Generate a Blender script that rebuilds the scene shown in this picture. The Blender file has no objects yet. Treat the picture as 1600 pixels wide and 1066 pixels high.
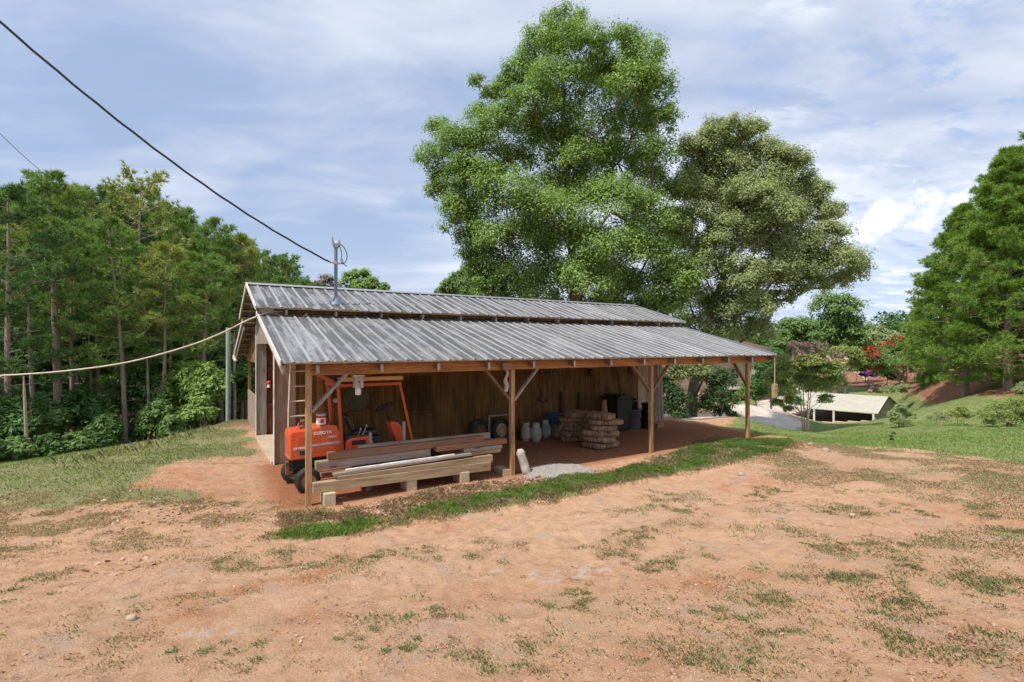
import bpy, bmesh, math, random
import numpy as np
from mathutils import Vector, Matrix
R = math.radians
random.seed(7)
rng = np.random.default_rng(11)
S = bpy.context.scene
COL = S.collection
F = 800.0; HOR = 541.0; CAMZ = 2.6          # photo focal length in px, horizon row, eye height above the barn floor

# ------------------------------------------------------------------ camera
cam_d = bpy.data.cameras.new('camera'); cam_d.sensor_width = 36.0; cam_d.lens = 18.0
cam_d.shift_y = 8.0 / 1600.0; cam_d.clip_start = 0.05; cam_d.clip_end = 3000.0
cam = bpy.data.objects.new('camera', cam_d); COL.objects.link(cam)
cam.location = (0, 0, CAMZ); cam.rotation_euler = (R(90), 0, 0)
S.camera = cam

# ------------------------------------------------------------------ light
SUNV = Vector((-0.465, -0.427, 1.0)).normalized()      # towards the sun
sun_el = math.asin(SUNV.z); sun_az = math.atan2(SUNV.x, SUNV.y)
sd = bpy.data.lights.new('sun', 'SUN'); sd.energy = 3.5; sd.angle = R(0.6); sd.color = (1.0, 0.93, 0.83)
so = bpy.data.objects.new('sun', sd); COL.objects.link(so)
so.rotation_euler = SUNV.to_track_quat('Z', 'Y').to_euler(); so.location = (-20, -20, 40)

def N(nt, t, **kw):
    n = nt.nodes.new(t)
    for k, v in kw.items():
        if k.startswith('i_'):
            key = k[2:]
            key = int(key) if key.isdigit() else key.replace('_', ' ')
            n.inputs[key].default_value = v
        else:
            setattr(n, k, v)
    return n
def L(nt, a, b): nt.links.new(a, b)
def ramp(nt, fac, stops, interp='LINEAR'):
    r = nt.nodes.new('ShaderNodeValToRGB'); cr = r.color_ramp; cr.interpolation = interp
    while len(cr.elements) < len(stops): cr.elements.new(0.5)
    for e, (p, c) in zip(cr.elements, stops):
        e.position = p
        e.color = (c, c, c, 1) if isinstance(c, (int, float)) else (c[0], c[1], c[2], 1)
    if fac is not None: L(nt, fac, r.inputs[0])
    return r.outputs[0]
def mixc(nt, fac, a, b, bt='MIX'):
    m = nt.nodes.new('ShaderNodeMix'); m.data_type = 'RGBA'; m.blend_type = bt
    def put(v, s):
        if isinstance(v, (tuple, list)): s.default_value = (v[0], v[1], v[2], 1)
        elif isinstance(v, (int, float)): s.default_value = v if s.type == 'VALUE' else (v, v, v, 1)
        else: L(nt, v, s)
    put(fac, m.inputs[0]); put(a, m.inputs[6]); put(b, m.inputs[7])
    return m.outputs[2]
def math_(nt, op, a, b=None, c=None, clamp=False):
    m = nt.nodes.new('ShaderNodeMath'); m.operation = op; m.use_clamp = clamp
    for i, v in enumerate((a, b, c)):
        if v is None: continue
        if isinstance(v, (int, float)): m.inputs[i].default_value = v
        else: L(nt, v, m.inputs[i])
    return m.outputs[0]
def noise(nt, vec, scale, detail=4, rough=0.55, dist=0.0):
    n = N(nt, 'ShaderNodeTexNoise'); n.inputs['Scale'].default_value = scale
    n.inputs['Detail'].default_value = detail; n.inputs['Roughness'].default_value = rough
    n.inputs['Distortion'].default_value = dist
    if vec is not None: L(nt, vec, n.inputs['Vector'])
    return n.outputs[0]
def vscale(nt, vec, sc, loc=(0, 0, 0), rot=(0, 0, 0)):
    m = N(nt, 'ShaderNodeMapping'); L(nt, vec, m.inputs[0])
    m.inputs[1].default_value = loc; m.inputs[2].default_value = rot; m.inputs[3].default_value = sc
    return m.outputs[0]

W = bpy.data.worlds.new('World'); S.world = W; W.use_nodes = True
nt = W.node_tree; nt.nodes.clear()
out = N(nt, 'ShaderNodeOutputWorld'); bg = N(nt, 'ShaderNodeBackground'); bg.inputs[1].default_value = 0.12
sky = N(nt, 'ShaderNodeTexSky'); sky.sky_type = 'NISHITA'; sky.sun_disc = False
sky.sun_elevation = sun_el; sky.sun_rotation = sun_az; sky.air_density = 1.0; sky.dust_density = 1.6; sky.ozone_density = 1.2
tc = N(nt, 'ShaderNodeTexCoord'); sep = N(nt, 'ShaderNodeSeparateXYZ'); L(nt, tc.outputs['Generated'], sep.inputs[0])
zz = math_(nt, 'ADD', math_(nt, 'MAXIMUM', sep.outputs[2], 0.0), 0.16)
cx = math_(nt, 'DIVIDE', sep.outputs[0], zz); cy = math_(nt, 'DIVIDE', sep.outputs[1], zz)
comb = N(nt, 'ShaderNodeCombineXYZ'); L(nt, cx, comb.inputs[0]); L(nt, cy, comb.inputs[1])
cv = comb.outputs[0]
n1 = noise(nt, vscale(nt, cv, (0.45, 0.8, 1), (3.1, 1.7, 0), (0, 0, R(-38))), 1.0, 4, 0.5, 0.4)
n2 = noise(nt, vscale(nt, cv, (1.0, 1.9, 1), (0.4, 5.2, 0), (0, 0, R(-30))), 1.9, 6, 0.56, 0.35)
n3 = noise(nt, vscale(nt, cv, (0.35, 0.5, 1), (7.4, 2.2, 0), (0, 0, R(-30))), 1.0, 3, 0.5, 0.2)
def smooth(nt, v, a, b):
    m = N(nt, 'ShaderNodeMapRange'); m.interpolation_type = 'SMOOTHSTEP'
    L(nt, v, m.inputs[0]); m.inputs[1].default_value = a; m.inputs[2].default_value = b
    return m.outputs[0]
side = smooth(nt, math_(nt, 'ADD', sep.outputs[0], math_(nt, 'MULTIPLY', sep.outputs[2], 0.55)), -0.35, 0.55)
cov = math_(nt, 'ADD', math_(nt, 'ADD', math_(nt, 'MULTIPLY', n1, 0.75), math_(nt, 'MULTIPLY', n2, 0.55)), math_(nt, 'MULTIPLY', side, 0.22))
cl = math_(nt, 'MULTIPLY', smooth(nt, cov, 0.55, 0.98), 0.95)
SKYG = 10.0
def dens(c): return tuple(v * SKYG for v in c)
skyblue = mixc(nt, 0.80, sky.outputs[0], dens((0.245, 0.315, 0.455)))
low = smooth(nt, sep.outputs[2], 0.30, 0.0)
skyblue = mixc(nt, math_(nt, 'MULTIPLY', low, 0.75), skyblue, dens((0.34, 0.41, 0.53)))
ccol = mixc(nt, n3, dens((0.37, 0.41, 0.50)), dens((0.66, 0.68, 0.73)))
cb = mixc(nt, cl, skyblue, ccol)
# darker stratus bank low on the right, with one bright cumulus head above it
bank = math_(nt, 'MULTIPLY', math_(nt, 'MULTIPLY', smooth(nt, math_(nt, 'ADD', sep.outputs[2], math_(nt, 'MULTIPLY', n2, 0.18)), 0.34, 0.24), smooth(nt, sep.outputs[0], 0.35, 0.60)), 0.75)
cb = mixc(nt, bank, cb, dens((0.36, 0.44, 0.57)))
def dirv(px, py):
    return Vector(((px - 800) / F, 1, (HOR - py) / F)).normalized()
# mottled high cloud on the right and a torn cumulus edge low down
n4 = noise(nt, vscale(nt, cv, (1.0, 1.5, 1), (2.4, .2, 0), (0, 0, R(-30))), 5.5, 6, 0.6, 0.3)
n5 = noise(nt, vscale(nt, cv, (1, 1, 1), (5, 9, 0)), 1.4, 3, 0.5)
mot = math_(nt, 'MULTIPLY', math_(nt, 'MULTIPLY', smooth(nt, n4, 0.46, 0.66), smooth(nt, n5, .40, .60)), smooth(nt, sep.outputs[0], 0.10, 0.45))
cb = mixc(nt, math_(nt, 'MULTIPLY', mot, .50), cb, dens((0.73, 0.74, 0.77)))
blu = math_(nt, 'MULTIPLY', math_(nt, 'MULTIPLY', smooth(nt, n4, 0.50, 0.34), smooth(nt, n5, .55, .40)), smooth(nt, sep.outputs[0], 0.20, 0.5))
cb = mixc(nt, math_(nt, 'MULTIPLY', blu, .55), cb, dens((0.19, 0.29, 0.50)))
d0 = dirv(1385, 348)
spv = N(nt, 'ShaderNodeVectorMath', operation='SUBTRACT'); L(nt, tc.outputs['Generated'], spv.inputs[0]); spv.inputs[1].default_value = d0
mpv = N(nt, 'ShaderNodeVectorMath', operation='MULTIPLY'); L(nt, vscale(nt, spv.outputs[0], (1, 1, 1), (0, 0, 0), (0, R(18), 0)), mpv.inputs[0]); mpv.inputs[1].default_value = (13, 13, 34)
lnv = N(nt, 'ShaderNodeVectorMath', operation='LENGTH'); L(nt, mpv.outputs[0], lnv.inputs[0])
fine = noise(nt, tc.outputs['Generated'], 26, 7, 0.62, .4)
q = math_(nt, 'SUBTRACT', math_(nt, 'MULTIPLY', fine, 1.9), math_(nt, 'MULTIPLY', lnv.outputs['Value'], .42))
cb = mixc(nt, math_(nt, 'MULTIPLY', smooth(nt, q, 0.50, 0.80), 0.55), cb, dens((0.78, 0.78, 0.79)))
L(nt, cb, bg.inputs[0]); L(nt, bg.outputs[0], out.inputs[0])
S.view_settings.view_transform = 'Standard'; S.view_settings.look = 'None'
S.view_settings.exposure = 0.50; S.view_settings.gamma = 1.0
try:
    S.cycles.max_bounces = 8; S.cycles.transparent_max_bounces = 8; S.cycles.use_denoising = True
    S.cycles.sample_clamp_indirect = 6.0
except Exception: pass

# ------------------------------------------------------------------ frames of reference
BA = R(31.6)                                            # the barn's long axis against the picture plane
UX, UY = math.cos(BA), math.sin(BA); VX, VY = -UY, UX
PX, PY = -3.320, 8.353                                  # foot of the first front post
def B(s, d, z=0.0): return Vector((PX + s * UX + d * VX, PY + s * UY + d * VY, z))
def toB(x, y): return ((x - PX) * UX + (y - PY) * UY, (x - PX) * VX + (y - PY) * VY)
def at(px, py, Y): return Vector(((px - 800) / F * Y, Y, CAMZ + (HOR - py) / F * Y))
def inv(px, py, d):
    """barn coordinates (s, z) of a photo point lying in the upright plane at depth d behind the posts"""
    r = (px - 800) / F
    s = (r * (PY + d * VY) - (PX + d * VX)) / (UX - r * UY)
    Y = PY + s * UY + d * VY
    return s, CAMZ + (HOR - py) / F * Y

# ------------------------------------------------------------------ terrain
cps = []
def cp(x, y, z): cps.append((x, y, z))
def cpp(px, py, Y): v = at(px, py, Y); cps.append((v.x, v.y, v.z))
for p in [(-5, 3, .42), (0, 3, .42), (5, 3, .45), (0, 0, .6), (-9, 0, .5), (9, 0, .6), (0, -16, .9), (-24, -12, .3), (26, -12, .8),
          (-3, 5.6, .15), (1, 6, .12), (5, 6.2, .22), (9, 6.5, .3), (-7, 6.5, .1), (3, 8.6, .08), (7.5, 9.3, .12), (12, 9, .22)]: cp(*p)
for s, d in [(-.3, -.4), (3, -.5), (6, -.5), (9, -.5), (12.4, -.5), (-.6, 2), (6, 2), (12.6, 3.4), (-.6, 5.5), (-.6, 8), (-.4, 11.2), (12.5, 7.5), (6, 8), (6, 11)]:
    v = B(s, d); cp(v.x, v.y, 0.0)
for p in [(390, 657, 18.0), (300, 672, 15.9), (200, 694, 13.6), (100, 714, 12.0), (0, 728, 11.1), (-150, 745, 10.2)]: cpp(*p)
for p in [(-13, 17, -1.8), (-18, 15.5, -1.75), (-10, 22, -1.7), (-15, 26, -4.0), (-24, 22, -3.9), (-22, 30, -5.0), (-34, 26, -5.0), (-10, 30, -3.4), (-5, 34, -3.2),
          (-30, 45, -6), (-10, 50, -5), (-60, 40, -6.5), (-34, 8, -1.6), (-22, 12.5, -.9)]: cp(*p)
for p in [(1300, 700, 12.9), (1400, 703, 12.6), (1600, 722, 11.4), (1750, 735, 11), (1258, 682, 29), (1420, 667, 24), (1500, 690, 15.5), (1570, 664, 24),
          (1450, 640, 33), (1500, 622, 36), (1580, 600, 34), (1440, 612, 44), (1340, 585, 72), (1400, 597, 58), (1290, 663, 40), (1375, 666, 40), (1398, 654, 45.5), (1415, 650, 44), (1240, 650, 42),
          (1170, 652, 24), (1100, 655, 24), (1078, 655, 28), (1030, 655, 24), (1200, 640, 38), (1215, 618, 52), (1150, 625, 52), (1320, 598, 62), (1360, 607, 56),
          (1258, 686, 21), (1258, 691, 15.5), (1300, 670, 31), (1340, 669, 31), (1375, 669, 33), (1270, 673, 34), (1340, 673, 26), (1334, 664, 40.5), (1365, 661, 39.8), (1303, 665, 41), (1300, 687, 18), (1300, 677, 24), (1350, 682, 19), (1350, 676, 24), (1400, 690, 16), (1210, 672, 22), (1210, 681, 17.5), (1600, 700, 15), (1500, 676, 20), (1180, 662, 24), (1800, 590, 30), (1900, 650, 20), (1250, 580, 90), (1300, 670, 30), (1350, 668, 27)]: cpp(*p)
for p in [(0, 40, -2.6), (10, 48, -2.6), (0, 90, -5), (60, 100, 0), (-60, 120, -6), (120, 60, 2), (0, 220, -4), (160, 200, -2), (-160, 180, -6), (-120, 20, -5),
          (90, 10, 2), (0, -80, 2), (-100, -60, 0), (100, -60, 2), (200, 0, 2), (0, 420, -4), (-350, 300, -6), (350, 300, -4), (-350, -100, -4), (350, -100, 2)]: cp(*p)
CP = np.array(cps)
def _U(r2): return np.where(r2 > 1e-9, 0.5 * r2 * np.log(r2 + 1e-12), 0.0)
_n = len(CP)
_d2 = ((CP[:, None, :2] - CP[None, :, :2]) ** 2).sum(-1)
_A = np.zeros((_n + 3, _n + 3)); _A[:_n, :_n] = _U(_d2) + np.eye(_n) * 0.3
_A[:_n, _n] = 1; _A[:_n, _n + 1:] = CP[:, :2]; _A[_n, :_n] = 1; _A[_n + 1:, :_n] = CP[:, :2].T
_w = np.linalg.solve(_A, np.concatenate([CP[:, 2], np.zeros(3)]))
def smoothstep(a, b, v):
    t = np.clip((v - a) / (b - a), 0, 1); return t * t * (3 - 2 * t)
def Hn(x, y):
    x = np.asarray(x, float); y = np.asarray(y, float); sh = x.shape; x = x.ravel(); y = y.ravel()
    o = np.empty(len(x))
    for i in range(0, len(x), 40000):
        a = x[i:i + 40000]; b = y[i:i + 40000]
        r2 = (a[:, None] - CP[None, :, 0]) ** 2 + (b[:, None] - CP[None, :, 1]) ** 2
        o[i:i + 40000] = _U(r2) @ _w[:_n] + _w[_n] + _w[_n + 1] * a + _w[_n + 2] * b
    # level pad under the barn
    s = (x - PX) * UX + (y - PY) * UY; d = (x - PX) * VX + (y - PY) * VY
    ds = np.maximum(np.maximum(-0.4 - s, s - 12.7), 0); dd = np.maximum(np.maximum(-0.12 - d, d - 11.2), 0)
    k = smoothstep(1.3, 0.0, np.hypot(ds, dd))
    return (o * (1 - k)).reshape(sh)
def H(x, y): return float(Hn(np.array([x]), np.array([y]))[0])
def G(px, py, far=140.0):
    """where the view through a photo point meets the ground"""
    Y = np.concatenate([np.linspace(2, 30, 1200), np.linspace(30, far, 900)])
    X = (px - 800) / F * Y; Z = CAMZ + (HOR - py) / F * Y
    g = Z - Hn(X, Y); i = np.argmax(g < 0)
    if i == 0: i = len(Y) - 1 if g[0] > 0 else 0
    return Vector((X[i], Y[i], H(X[i], Y[i])))
# cheap repeatable value noise for geometry
_T = rng.random((256, 256))
def vn(x, y, sc):
    x = np.asarray(x) * sc; y = np.asarray(y) * sc
    xi = np.floor(x).astype(int); yi = np.floor(y).astype(int); fx = x - xi; fy = y - yi
    fx = fx * fx * (3 - 2 * fx); fy = fy * fy * (3 - 2 * fy)
    a = _T[xi % 256, yi % 256]; b = _T[(xi + 1) % 256, yi % 256]; c = _T[xi % 256, (yi + 1) % 256]; d = _T[(xi + 1) % 256, (yi + 1) % 256]
    return (a * (1 - fx) + b * fx) * (1 - fy) + (c * (1 - fx) + d * fx) * fy
def fbm(x, y, sc, o=4):
    r = 0; a = 0.5; t = 0
    for i in range(o): r = r + a * vn(x + 17.3 * i, y - 9.1 * i, sc * 2 ** i); t += a; a *= .5
    return r / t

# ------------------------------------------------------------------ objects
def tag(o, label=None, cat=None, group=None, kind=None):
    if label: o['label'] = label
    if cat: o['category'] = cat
    if group: o['group'] = group
    if kind: o['kind'] = kind
    return o
def empty(name, loc=(0, 0, 0), rz=0.0):
    o = bpy.data.objects.new(name, None); COL.objects.link(o); o.location = loc; o.rotation_euler = (0, 0, rz); o.empty_display_size = .1
    return o
def link(name, me, mats=None, parent=None, smooth=False):
    o = bpy.data.objects.new(name, me); COL.objects.link(o)
    if mats is not None:
        for m in (mats if isinstance(mats, (list, tuple)) else [mats]): me.materials.append(m)
    if parent is not None: o.parent = parent
    if smooth:
        me.polygons.foreach_set('use_smooth', [True] * len(me.polygons))
    return o
def children(o): return [c for c in COL.objects if c.parent == o]
def copy_tree(o, loc=None, rz=None, parent=None, label=None, scale=None):
    c = o.copy(); COL.objects.link(c); c.parent = parent
    if loc is not None: c.location = loc
    if rz is not None: c.rotation_euler = (0, 0, rz)
    if scale is not None: c.scale = scale
    if label: c['label'] = label
    for ch in list(o.children): copy_tree(ch, parent=c)
    return c
class MB:
    def __init__(s): s.v = []; s.f = []; s.sm = []
    def add(s, vs, fs, sm=False):
        b = len(s.v); s.v += [tuple(v) for v in vs]; s.f += [tuple(i + b for i in f) for f in fs]; s.sm += [sm] * len(fs)
    def box(s, x0, x1, y0, y1, z0, z1, M=None):
        vs = [Vector((x, y, z)) for z in (z0, z1) for y in (y0, y1) for x in (x0, x1)]
        if M is not None: vs = [M @ v for v in vs]
        s.add(vs, [(0, 2, 3, 1), (4, 5, 7, 6), (0, 1, 5, 4), (2, 6, 7, 3), (0, 4, 6, 2), (1, 3, 7, 5)])
        return s
    def bar(s, p0, p1, w, h, up=(0, 0, 1)):
        p0 = Vector(p0); p1 = Vector(p1); t = (p1 - p0).normalized(); up = Vector(up)
        side = t.cross(up)
        if side.length < 1e-4: side = t.cross(Vector((0, 1, 0)))
        side.normalize(); u = side.cross(t).normalized()
        vs = []
        for p in (p0, p1):
            for a, b in ((-1, -1), (1, -1), (1, 1), (-1, 1)): vs.append(p + side * (a * w / 2) + u * (b * h / 2))
        s.add(vs, [(0, 1, 2, 3), (7, 6, 5, 4), (0, 4, 5, 1), (1, 5, 6, 2), (2, 6, 7, 3), (3, 7, 4, 0)])
        return s
    def tube(s, pts, r, n=8, cap=True):
        pts = [Vector(p) for p in pts]; k = len(pts); rs = r if isinstance(r, (list, tuple)) else [r] * k
        ref = None; vs = []
        for i, p in enumerate(pts):
            t = (pts[min(i + 1, k - 1)] - pts[max(i - 1, 0)]).normalized()
            if ref is None:
                ref = t.cross(Vector((0, 0, 1)))
                if ref.length < 1e-3: ref = t.cross(Vector((1, 0, 0)))
            ref = (ref - t * ref.dot(t)).normalized(); bi = t.cross(ref)
            for j in range(n):
                a = 2 * math.pi * j / n; vs.append(p + (ref * math.cos(a) + bi * math.sin(a)) * rs[i])
        fs = [(i * n + j, i * n + (j + 1) % n, (i + 1) * n + (j + 1) % n, (i + 1) * n + j) for i in range(k - 1) for j in range(n)]
        s.add(vs, fs, True)
        if cap: s.add([vs[j] for j in range(n)], [tuple(reversed(range(n)))]); s.add([vs[(k - 1) * n + j] for j in range(n)], [tuple(range(n))])
        return s
    def lathe(s, prof, n=24, M=None, cap=True):
        vs = []
        for r, z in prof:
            for j in range(n):
                a = 2 * math.pi * j / n; v = Vector((r * math.cos(a), r * math.sin(a), z)); vs.append(M @ v if M is not None else v)
        k = len(prof)
        fs = [(i * n + j, i * n + (j + 1) % n, (i + 1) * n + (j + 1) % n, (i + 1) * n + j) for i in range(k - 1) for j in range(n)]
        s.add(vs, fs, True)
        if cap and prof[0][0] > 1e-4: s.add(vs[:n], [tuple(reversed(range(n)))])
        if cap and prof[-1][0] > 1e-4: s.add(vs[-n:], [tuple(range(n))])
        return s
    def prism(s, poly, y0, y1, M=None):
        """outline in x,z pushed along y"""
        n = len(poly); vs = [Vector((x, y0, z)) for x, z in poly] + [Vector((x, y1, z)) for x, z in poly]
        if M is not None: vs = [M @ v for v in vs]
        s.add(vs, [tuple(range(n)), tuple(reversed(range(n, 2 * n)))] + [(i, i + n, (i + 1) % n + n, (i + 1) % n) for i in range(n)])
        return s
    def build(s, name, mat=None, parent=None, bevel=0.0, loc=None, rz=None):
        me = bpy.data.meshes.new(name); me.from_pydata(s.v, [], s.f); me.polygons.foreach_set('use_smooth', s.sm)
        bm = bmesh.new(); bm.from_mesh(me); bmesh.ops.recalc_face_normals(bm, faces=bm.faces); bm.to_mesh(me); bm.free()
        o = link(name, me, mat, parent)
        if bevel:
            m = o.modifiers.new('bevel', 'BEVEL'); m.width = bevel; m.segments = 2; m.limit_method = 'ANGLE'; m.angle_limit = R(40)
        if loc is not None: o.location = loc
        if rz is not None: o.rotation_euler = (0, 0, rz)
        return o
def np_mesh(name, V, k):
    """V: (n, k, 3) array of separate k-gons"""
    n = len(V); me = bpy.data.meshes.new(name)
    me.vertices.add(n * k); me.loops.add(n * k); me.polygons.add(n)
    me.vertices.foreach_set('co', V.astype(np.float32).ravel())
    me.loops.foreach_set('vertex_index', np.arange(n * k, dtype=np.int32))
    me.polygons.foreach_set('loop_start', np.arange(0, n * k, k, dtype=np.int32))
    me.update(calc_edges=True)
    return me
def unit(a): return a / np.maximum(np.linalg.norm(a, axis=-1, keepdims=True), 1e-9)
def leaf_quads(P, nrm, size, asp=0.45):
    n = len(P); a = unit(rng.normal(size=(n, 3))); a = unit(a - nrm * (a * nrm).sum(1, keepdims=True)); b = np.cross(nrm, a)
    sz = (size * (0.65 + 0.7 * rng.random(n)))[:, None]
    return np.stack([P - a * sz * .5, P + b * sz * asp * .5 + a * sz * .08, P + a * sz * .5 - nrm * sz * .12, P - b * sz * asp * .5 + a * sz * .08], 1)
# ------------------------------------------------------------------ materials
def newmat(name):
    m = bpy.data.materials.new(name); m.use_nodes = True; nt = m.node_tree; nt.nodes.clear()
    o = N(nt, 'ShaderNodeOutputMaterial'); p = N(nt, 'ShaderNodeBsdfPrincipled'); L(nt, p.outputs[0], o.inputs[0])
    p.inputs['Specular IOR Level'].default_value = 0.3
    return m, nt, p, o
def objco(nt, rnd=True):
    tc = N(nt, 'ShaderNodeTexCoord'); v = tc.outputs['Object']
    if rnd:
        oi = N(nt, 'ShaderNodeObjectInfo'); a = N(nt, 'ShaderNodeVectorMath', operation='ADD')
        s = math_(nt, 'MULTIPLY', oi.outputs['Random'], 37.0)
        L(nt, v, a.inputs[0]); L(nt, s, a.inputs[1]); v = a.outputs[0]
    return v
def bump(nt, p, h, strength=0.4, dist=0.01):
    b = N(nt, 'ShaderNodeBump'); b.inputs['Strength'].default_value = strength; b.inputs['Distance'].default_value = dist
    L(nt, h, b.inputs['Height']); L(nt, b.outputs[0], p.inputs['Normal'])
def wood(name, ca, cb, cc=None, axis='x', rough=0.8, knots=True, vary=0.35):
    m, nt, p, o = newmat(name); v = objco(nt)
    sc = {'x': (1.1, 22, 22), 'y': (22, 1.1, 22), 'z': (22, 22, 1.1)}[axis]
    g = noise(nt, vscale(nt, v, sc), 1.6, 7, 0.68, 1.2)
    col = ramp(nt, g, [(0.30, tuple(x * .45 for x in ca)), (0.46, ca), (0.68, cb)])
    st = noise(nt, vscale(nt, v, tuple(.25 * s if s > 2 else 1.0 for s in sc)), 1.0, 5, 0.6)
    col = mixc(nt, ramp(nt, st, [(0.42, 0.0), (0.66, 0.85)]), col, cc or tuple(x * .55 for x in ca))
    if knots:
        sk = {'x': (1.7, 6, 6), 'y': (6, 1.7, 6), 'z': (6, 6, 1.7)}[axis]
        vo = N(nt, 'ShaderNodeTexVoronoi'); vo.inputs['Scale'].default_value = 1.0; L(nt, vscale(nt, v, sk), vo.inputs['Vector'])
        col = mixc(nt, ramp(nt, vo.outputs['Distance'], [(0.07, 0.9), (0.15, 0.0)]), col, tuple(x * .3 for x in ca))
    if vary:
        oi = N(nt, 'ShaderNodeObjectInfo')
        k = math_(nt, 'ADD', math_(nt, 'MULTIPLY', oi.outputs['Random'], vary), 1 - vary / 2)
        cm = N(nt, 'ShaderNodeCombineColor'); [L(nt, k, cm.inputs[i]) for i in range(3)]
        col = mixc(nt, 1.0, col, cm.outputs[0], 'MULTIPLY')
    L(nt, col, p.inputs['Base Color']); p.inputs['Roughness'].default_value = rough
    bump(nt, p, g, 0.5, 0.006)
    return m
def plain(name, col, rough=0.6, metal=0.0, var=0.25, scale=9, spec=0.3, dirt=None, bmp=0.15, coat=0.0):
    m, nt, p, o = newmat(name); v = objco(nt)
    n = noise(nt, v, scale, 6, 0.6)
    c = ramp(nt, n, [(0.3, tuple(x * (1 - var) for x in col)), (0.7, tuple(min(1, x * (1 + var * .5)) for x in col))])
    if dirt:
        n2 = noise(nt, v, scale * .35, 5, 0.65)
        c = mixc(nt, ramp(nt, n2, [(0.45, 0.0), (0.68, 0.8)]), c, dirt)
    L(nt, c, p.inputs['Base Color']); p.inputs['Metallic'].default_value = metal; p.inputs['Specular IOR Level'].default_value = spec
    L(nt, ramp(nt, n, [(0.2, max(0.05, rough - .12)), (0.8, min(1, rough + .12))]), p.inputs['Roughness'])
    if coat: p.inputs['Coat Weight'].default_value = coat
    if bmp: bump(nt, p, noise(nt, v, scale * 6, 4), bmp, 0.003)
    return m
def leafmat(name, ca, cb, trans=0.35, rough=0.55, clump=0.7):
    m, nt, p, o = newmat(name)
    g = N(nt, 'ShaderNodeNewGeometry'); tc = N(nt, 'ShaderNodeTexCoord')
    n = noise(nt, tc.outputs['Object'], clump, 3, 0.5)
    f = math_(nt, 'ADD', math_(nt, 'MULTIPLY', g.outputs['Random Per Island'], 0.38), math_(nt, 'MULTIPLY', n, 0.68))
    c = ramp(nt, f, [(0.15, ca), (0.85, cb)])
    L(nt, c, p.inputs['Base Color']); p.inputs['Roughness'].default_value = rough; p.inputs['Specular IOR Level'].default_value = 0.35
    t = N(nt, 'ShaderNodeBsdfTranslucent'); L(nt, mixc(nt, 1.0, c, (1.0, 1.15, 0.55), 'MULTIPLY'), t.inputs[0])
    mx = N(nt, 'ShaderNodeMixShader'); mx.inputs[0].default_value = trans
    L(nt, p.outputs[0], mx.inputs[1]); L(nt, t.outputs[0], mx.inputs[2]); L(nt, mx.outputs[0], o.inputs[0])
    return m
def bark(name, ca, cb):
    m, nt, p, o = newmat(name); v = objco(nt)
    n = noise(nt, vscale(nt, v, (9, 9, 2.2)), 2.0, 6, 0.7, 0.6)
    L(nt, ramp(nt, n, [(0.35, ca), (0.62, cb)]), p.inputs['Base Color']); p.inputs['Roughness'].default_value = 0.95
    bump(nt, p, n, 0.9, 0.03); return m
M = {}
M['t111'] = wood('stained_plywood', (.175, .092, .026), (.28, .16, .055), (.075, .04, .013), 'z', knots=False, vary=0)
M['t111_grey_lit'] = wood('weathered_sunlit_plywood', (.46, .34, .24), (.62, .49, .37), (.30, .19, .12), 'z', knots=False, vary=0)  # weathered ply, tone raised to carry sunlight on the left wall end
M['red_in'] = wood('red_brown_boards', (.24, .075, .035), (.32, .12, .06), (.12, .04, .02), 'z', vary=0)
M['beam'] = wood('treated_beam', (.36, .155, .05), (.48, .23, .085), (.24, .09, .03), 'x', vary=.1)
M['post'] = wood('treated_post', (.40, .24, .115), (.55, .36, .19), (.25, .115, .05), 'z', vary=.15)
M['rafter'] = wood('rafter_wood', (.24, .13, .07), (.34, .20, .11), (.15, .09, .05), 'y', vary=.2)
M['purlin'] = wood('purlin_wood', (.48, .36, .24), (.62, .50, .36), (.33, .23, .15), 'x', vary=.2)
M['grey_x'] = wood('grey_board', (.30, .235, .185), (.44, .36, .30), (.22, .15, .11), 'x')
M['grey_z'] = wood('grey_upright_board', (.29, .25, .22), (.42, .375, .34), (.20, .16, .13), 'z')
M['red_x'] = wood('reddish_board', (.30, .125, .065), (.40, .19, .11), (.24, .15, .10), 'x')
M['tan_x'] = wood('tan_timber', (.38, .265, .15), (.52, .39, .245), (.25, .165, .095), 'x')
M['yellow_x'] = wood('raw_pine', (.62, .38, .14), (.70, .48, .22), (.46, .25, .09), 'x')
M['slab'] = plain('concrete_floor', (.52, .42, .31), .9, var=.2, dirt=(.38, .25, .16))
M['block'] = plain('concrete_block', (.52, .43, .29), .95, var=.25, scale=25, dirt=(.42, .30, .17), bmp=.6)
M['galv'] = plain('galvanised', (.40, .42, .45), .45, .6, var=.2, scale=14)
M['mast'] = plain('mast_grey', (.16, .21, .26), .5, .2, var=.15)
M['white'] = plain('white_weathered', (.74, .72, .68), .6, dirt=(.5, .42, .34))
M['orange'] = plain('orange_paint', (.78, .095, .025), .38, spec=.5, var=.08, dirt=(.46, .12, .05), scale=3.2, bmp=.05, coat=.25)
M['orange_dk'] = plain('faded_orange_paint', (.55, .105, .03), .5, var=.15, dirt=(.36, .09, .04), scale=5)
M['black'] = plain('black_plastic', (.016, .016, .017), .42, var=.3, spec=.45, dirt=(.035, .028, .022))
M['blackm'] = plain('dark_greasy_metal', (.045, .04, .036), .6, .3, var=.4, dirt=(.09, .06, .04))
M['rubber'] = plain('rubber', (.035, .033, .030), .85, var=.3, dirt=(.10, .075, .05), scale=12, bmp=.4)
M['rim'] = plain('dusty_rim', (.50, .34, .20), .7, var=.3, dirt=(.30, .18, .10))
M['silver'] = plain('silver_decal', (.50, .47, .46), .4, .2, var=.1)
M['decal'] = plain('white_decal', (.85, .82, .78), .5, var=.05)
M['tank'] = plain('tank_grey', (.46, .48, .47), .5, var=.15, dirt=(.30, .22, .15), scale=6)
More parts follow.
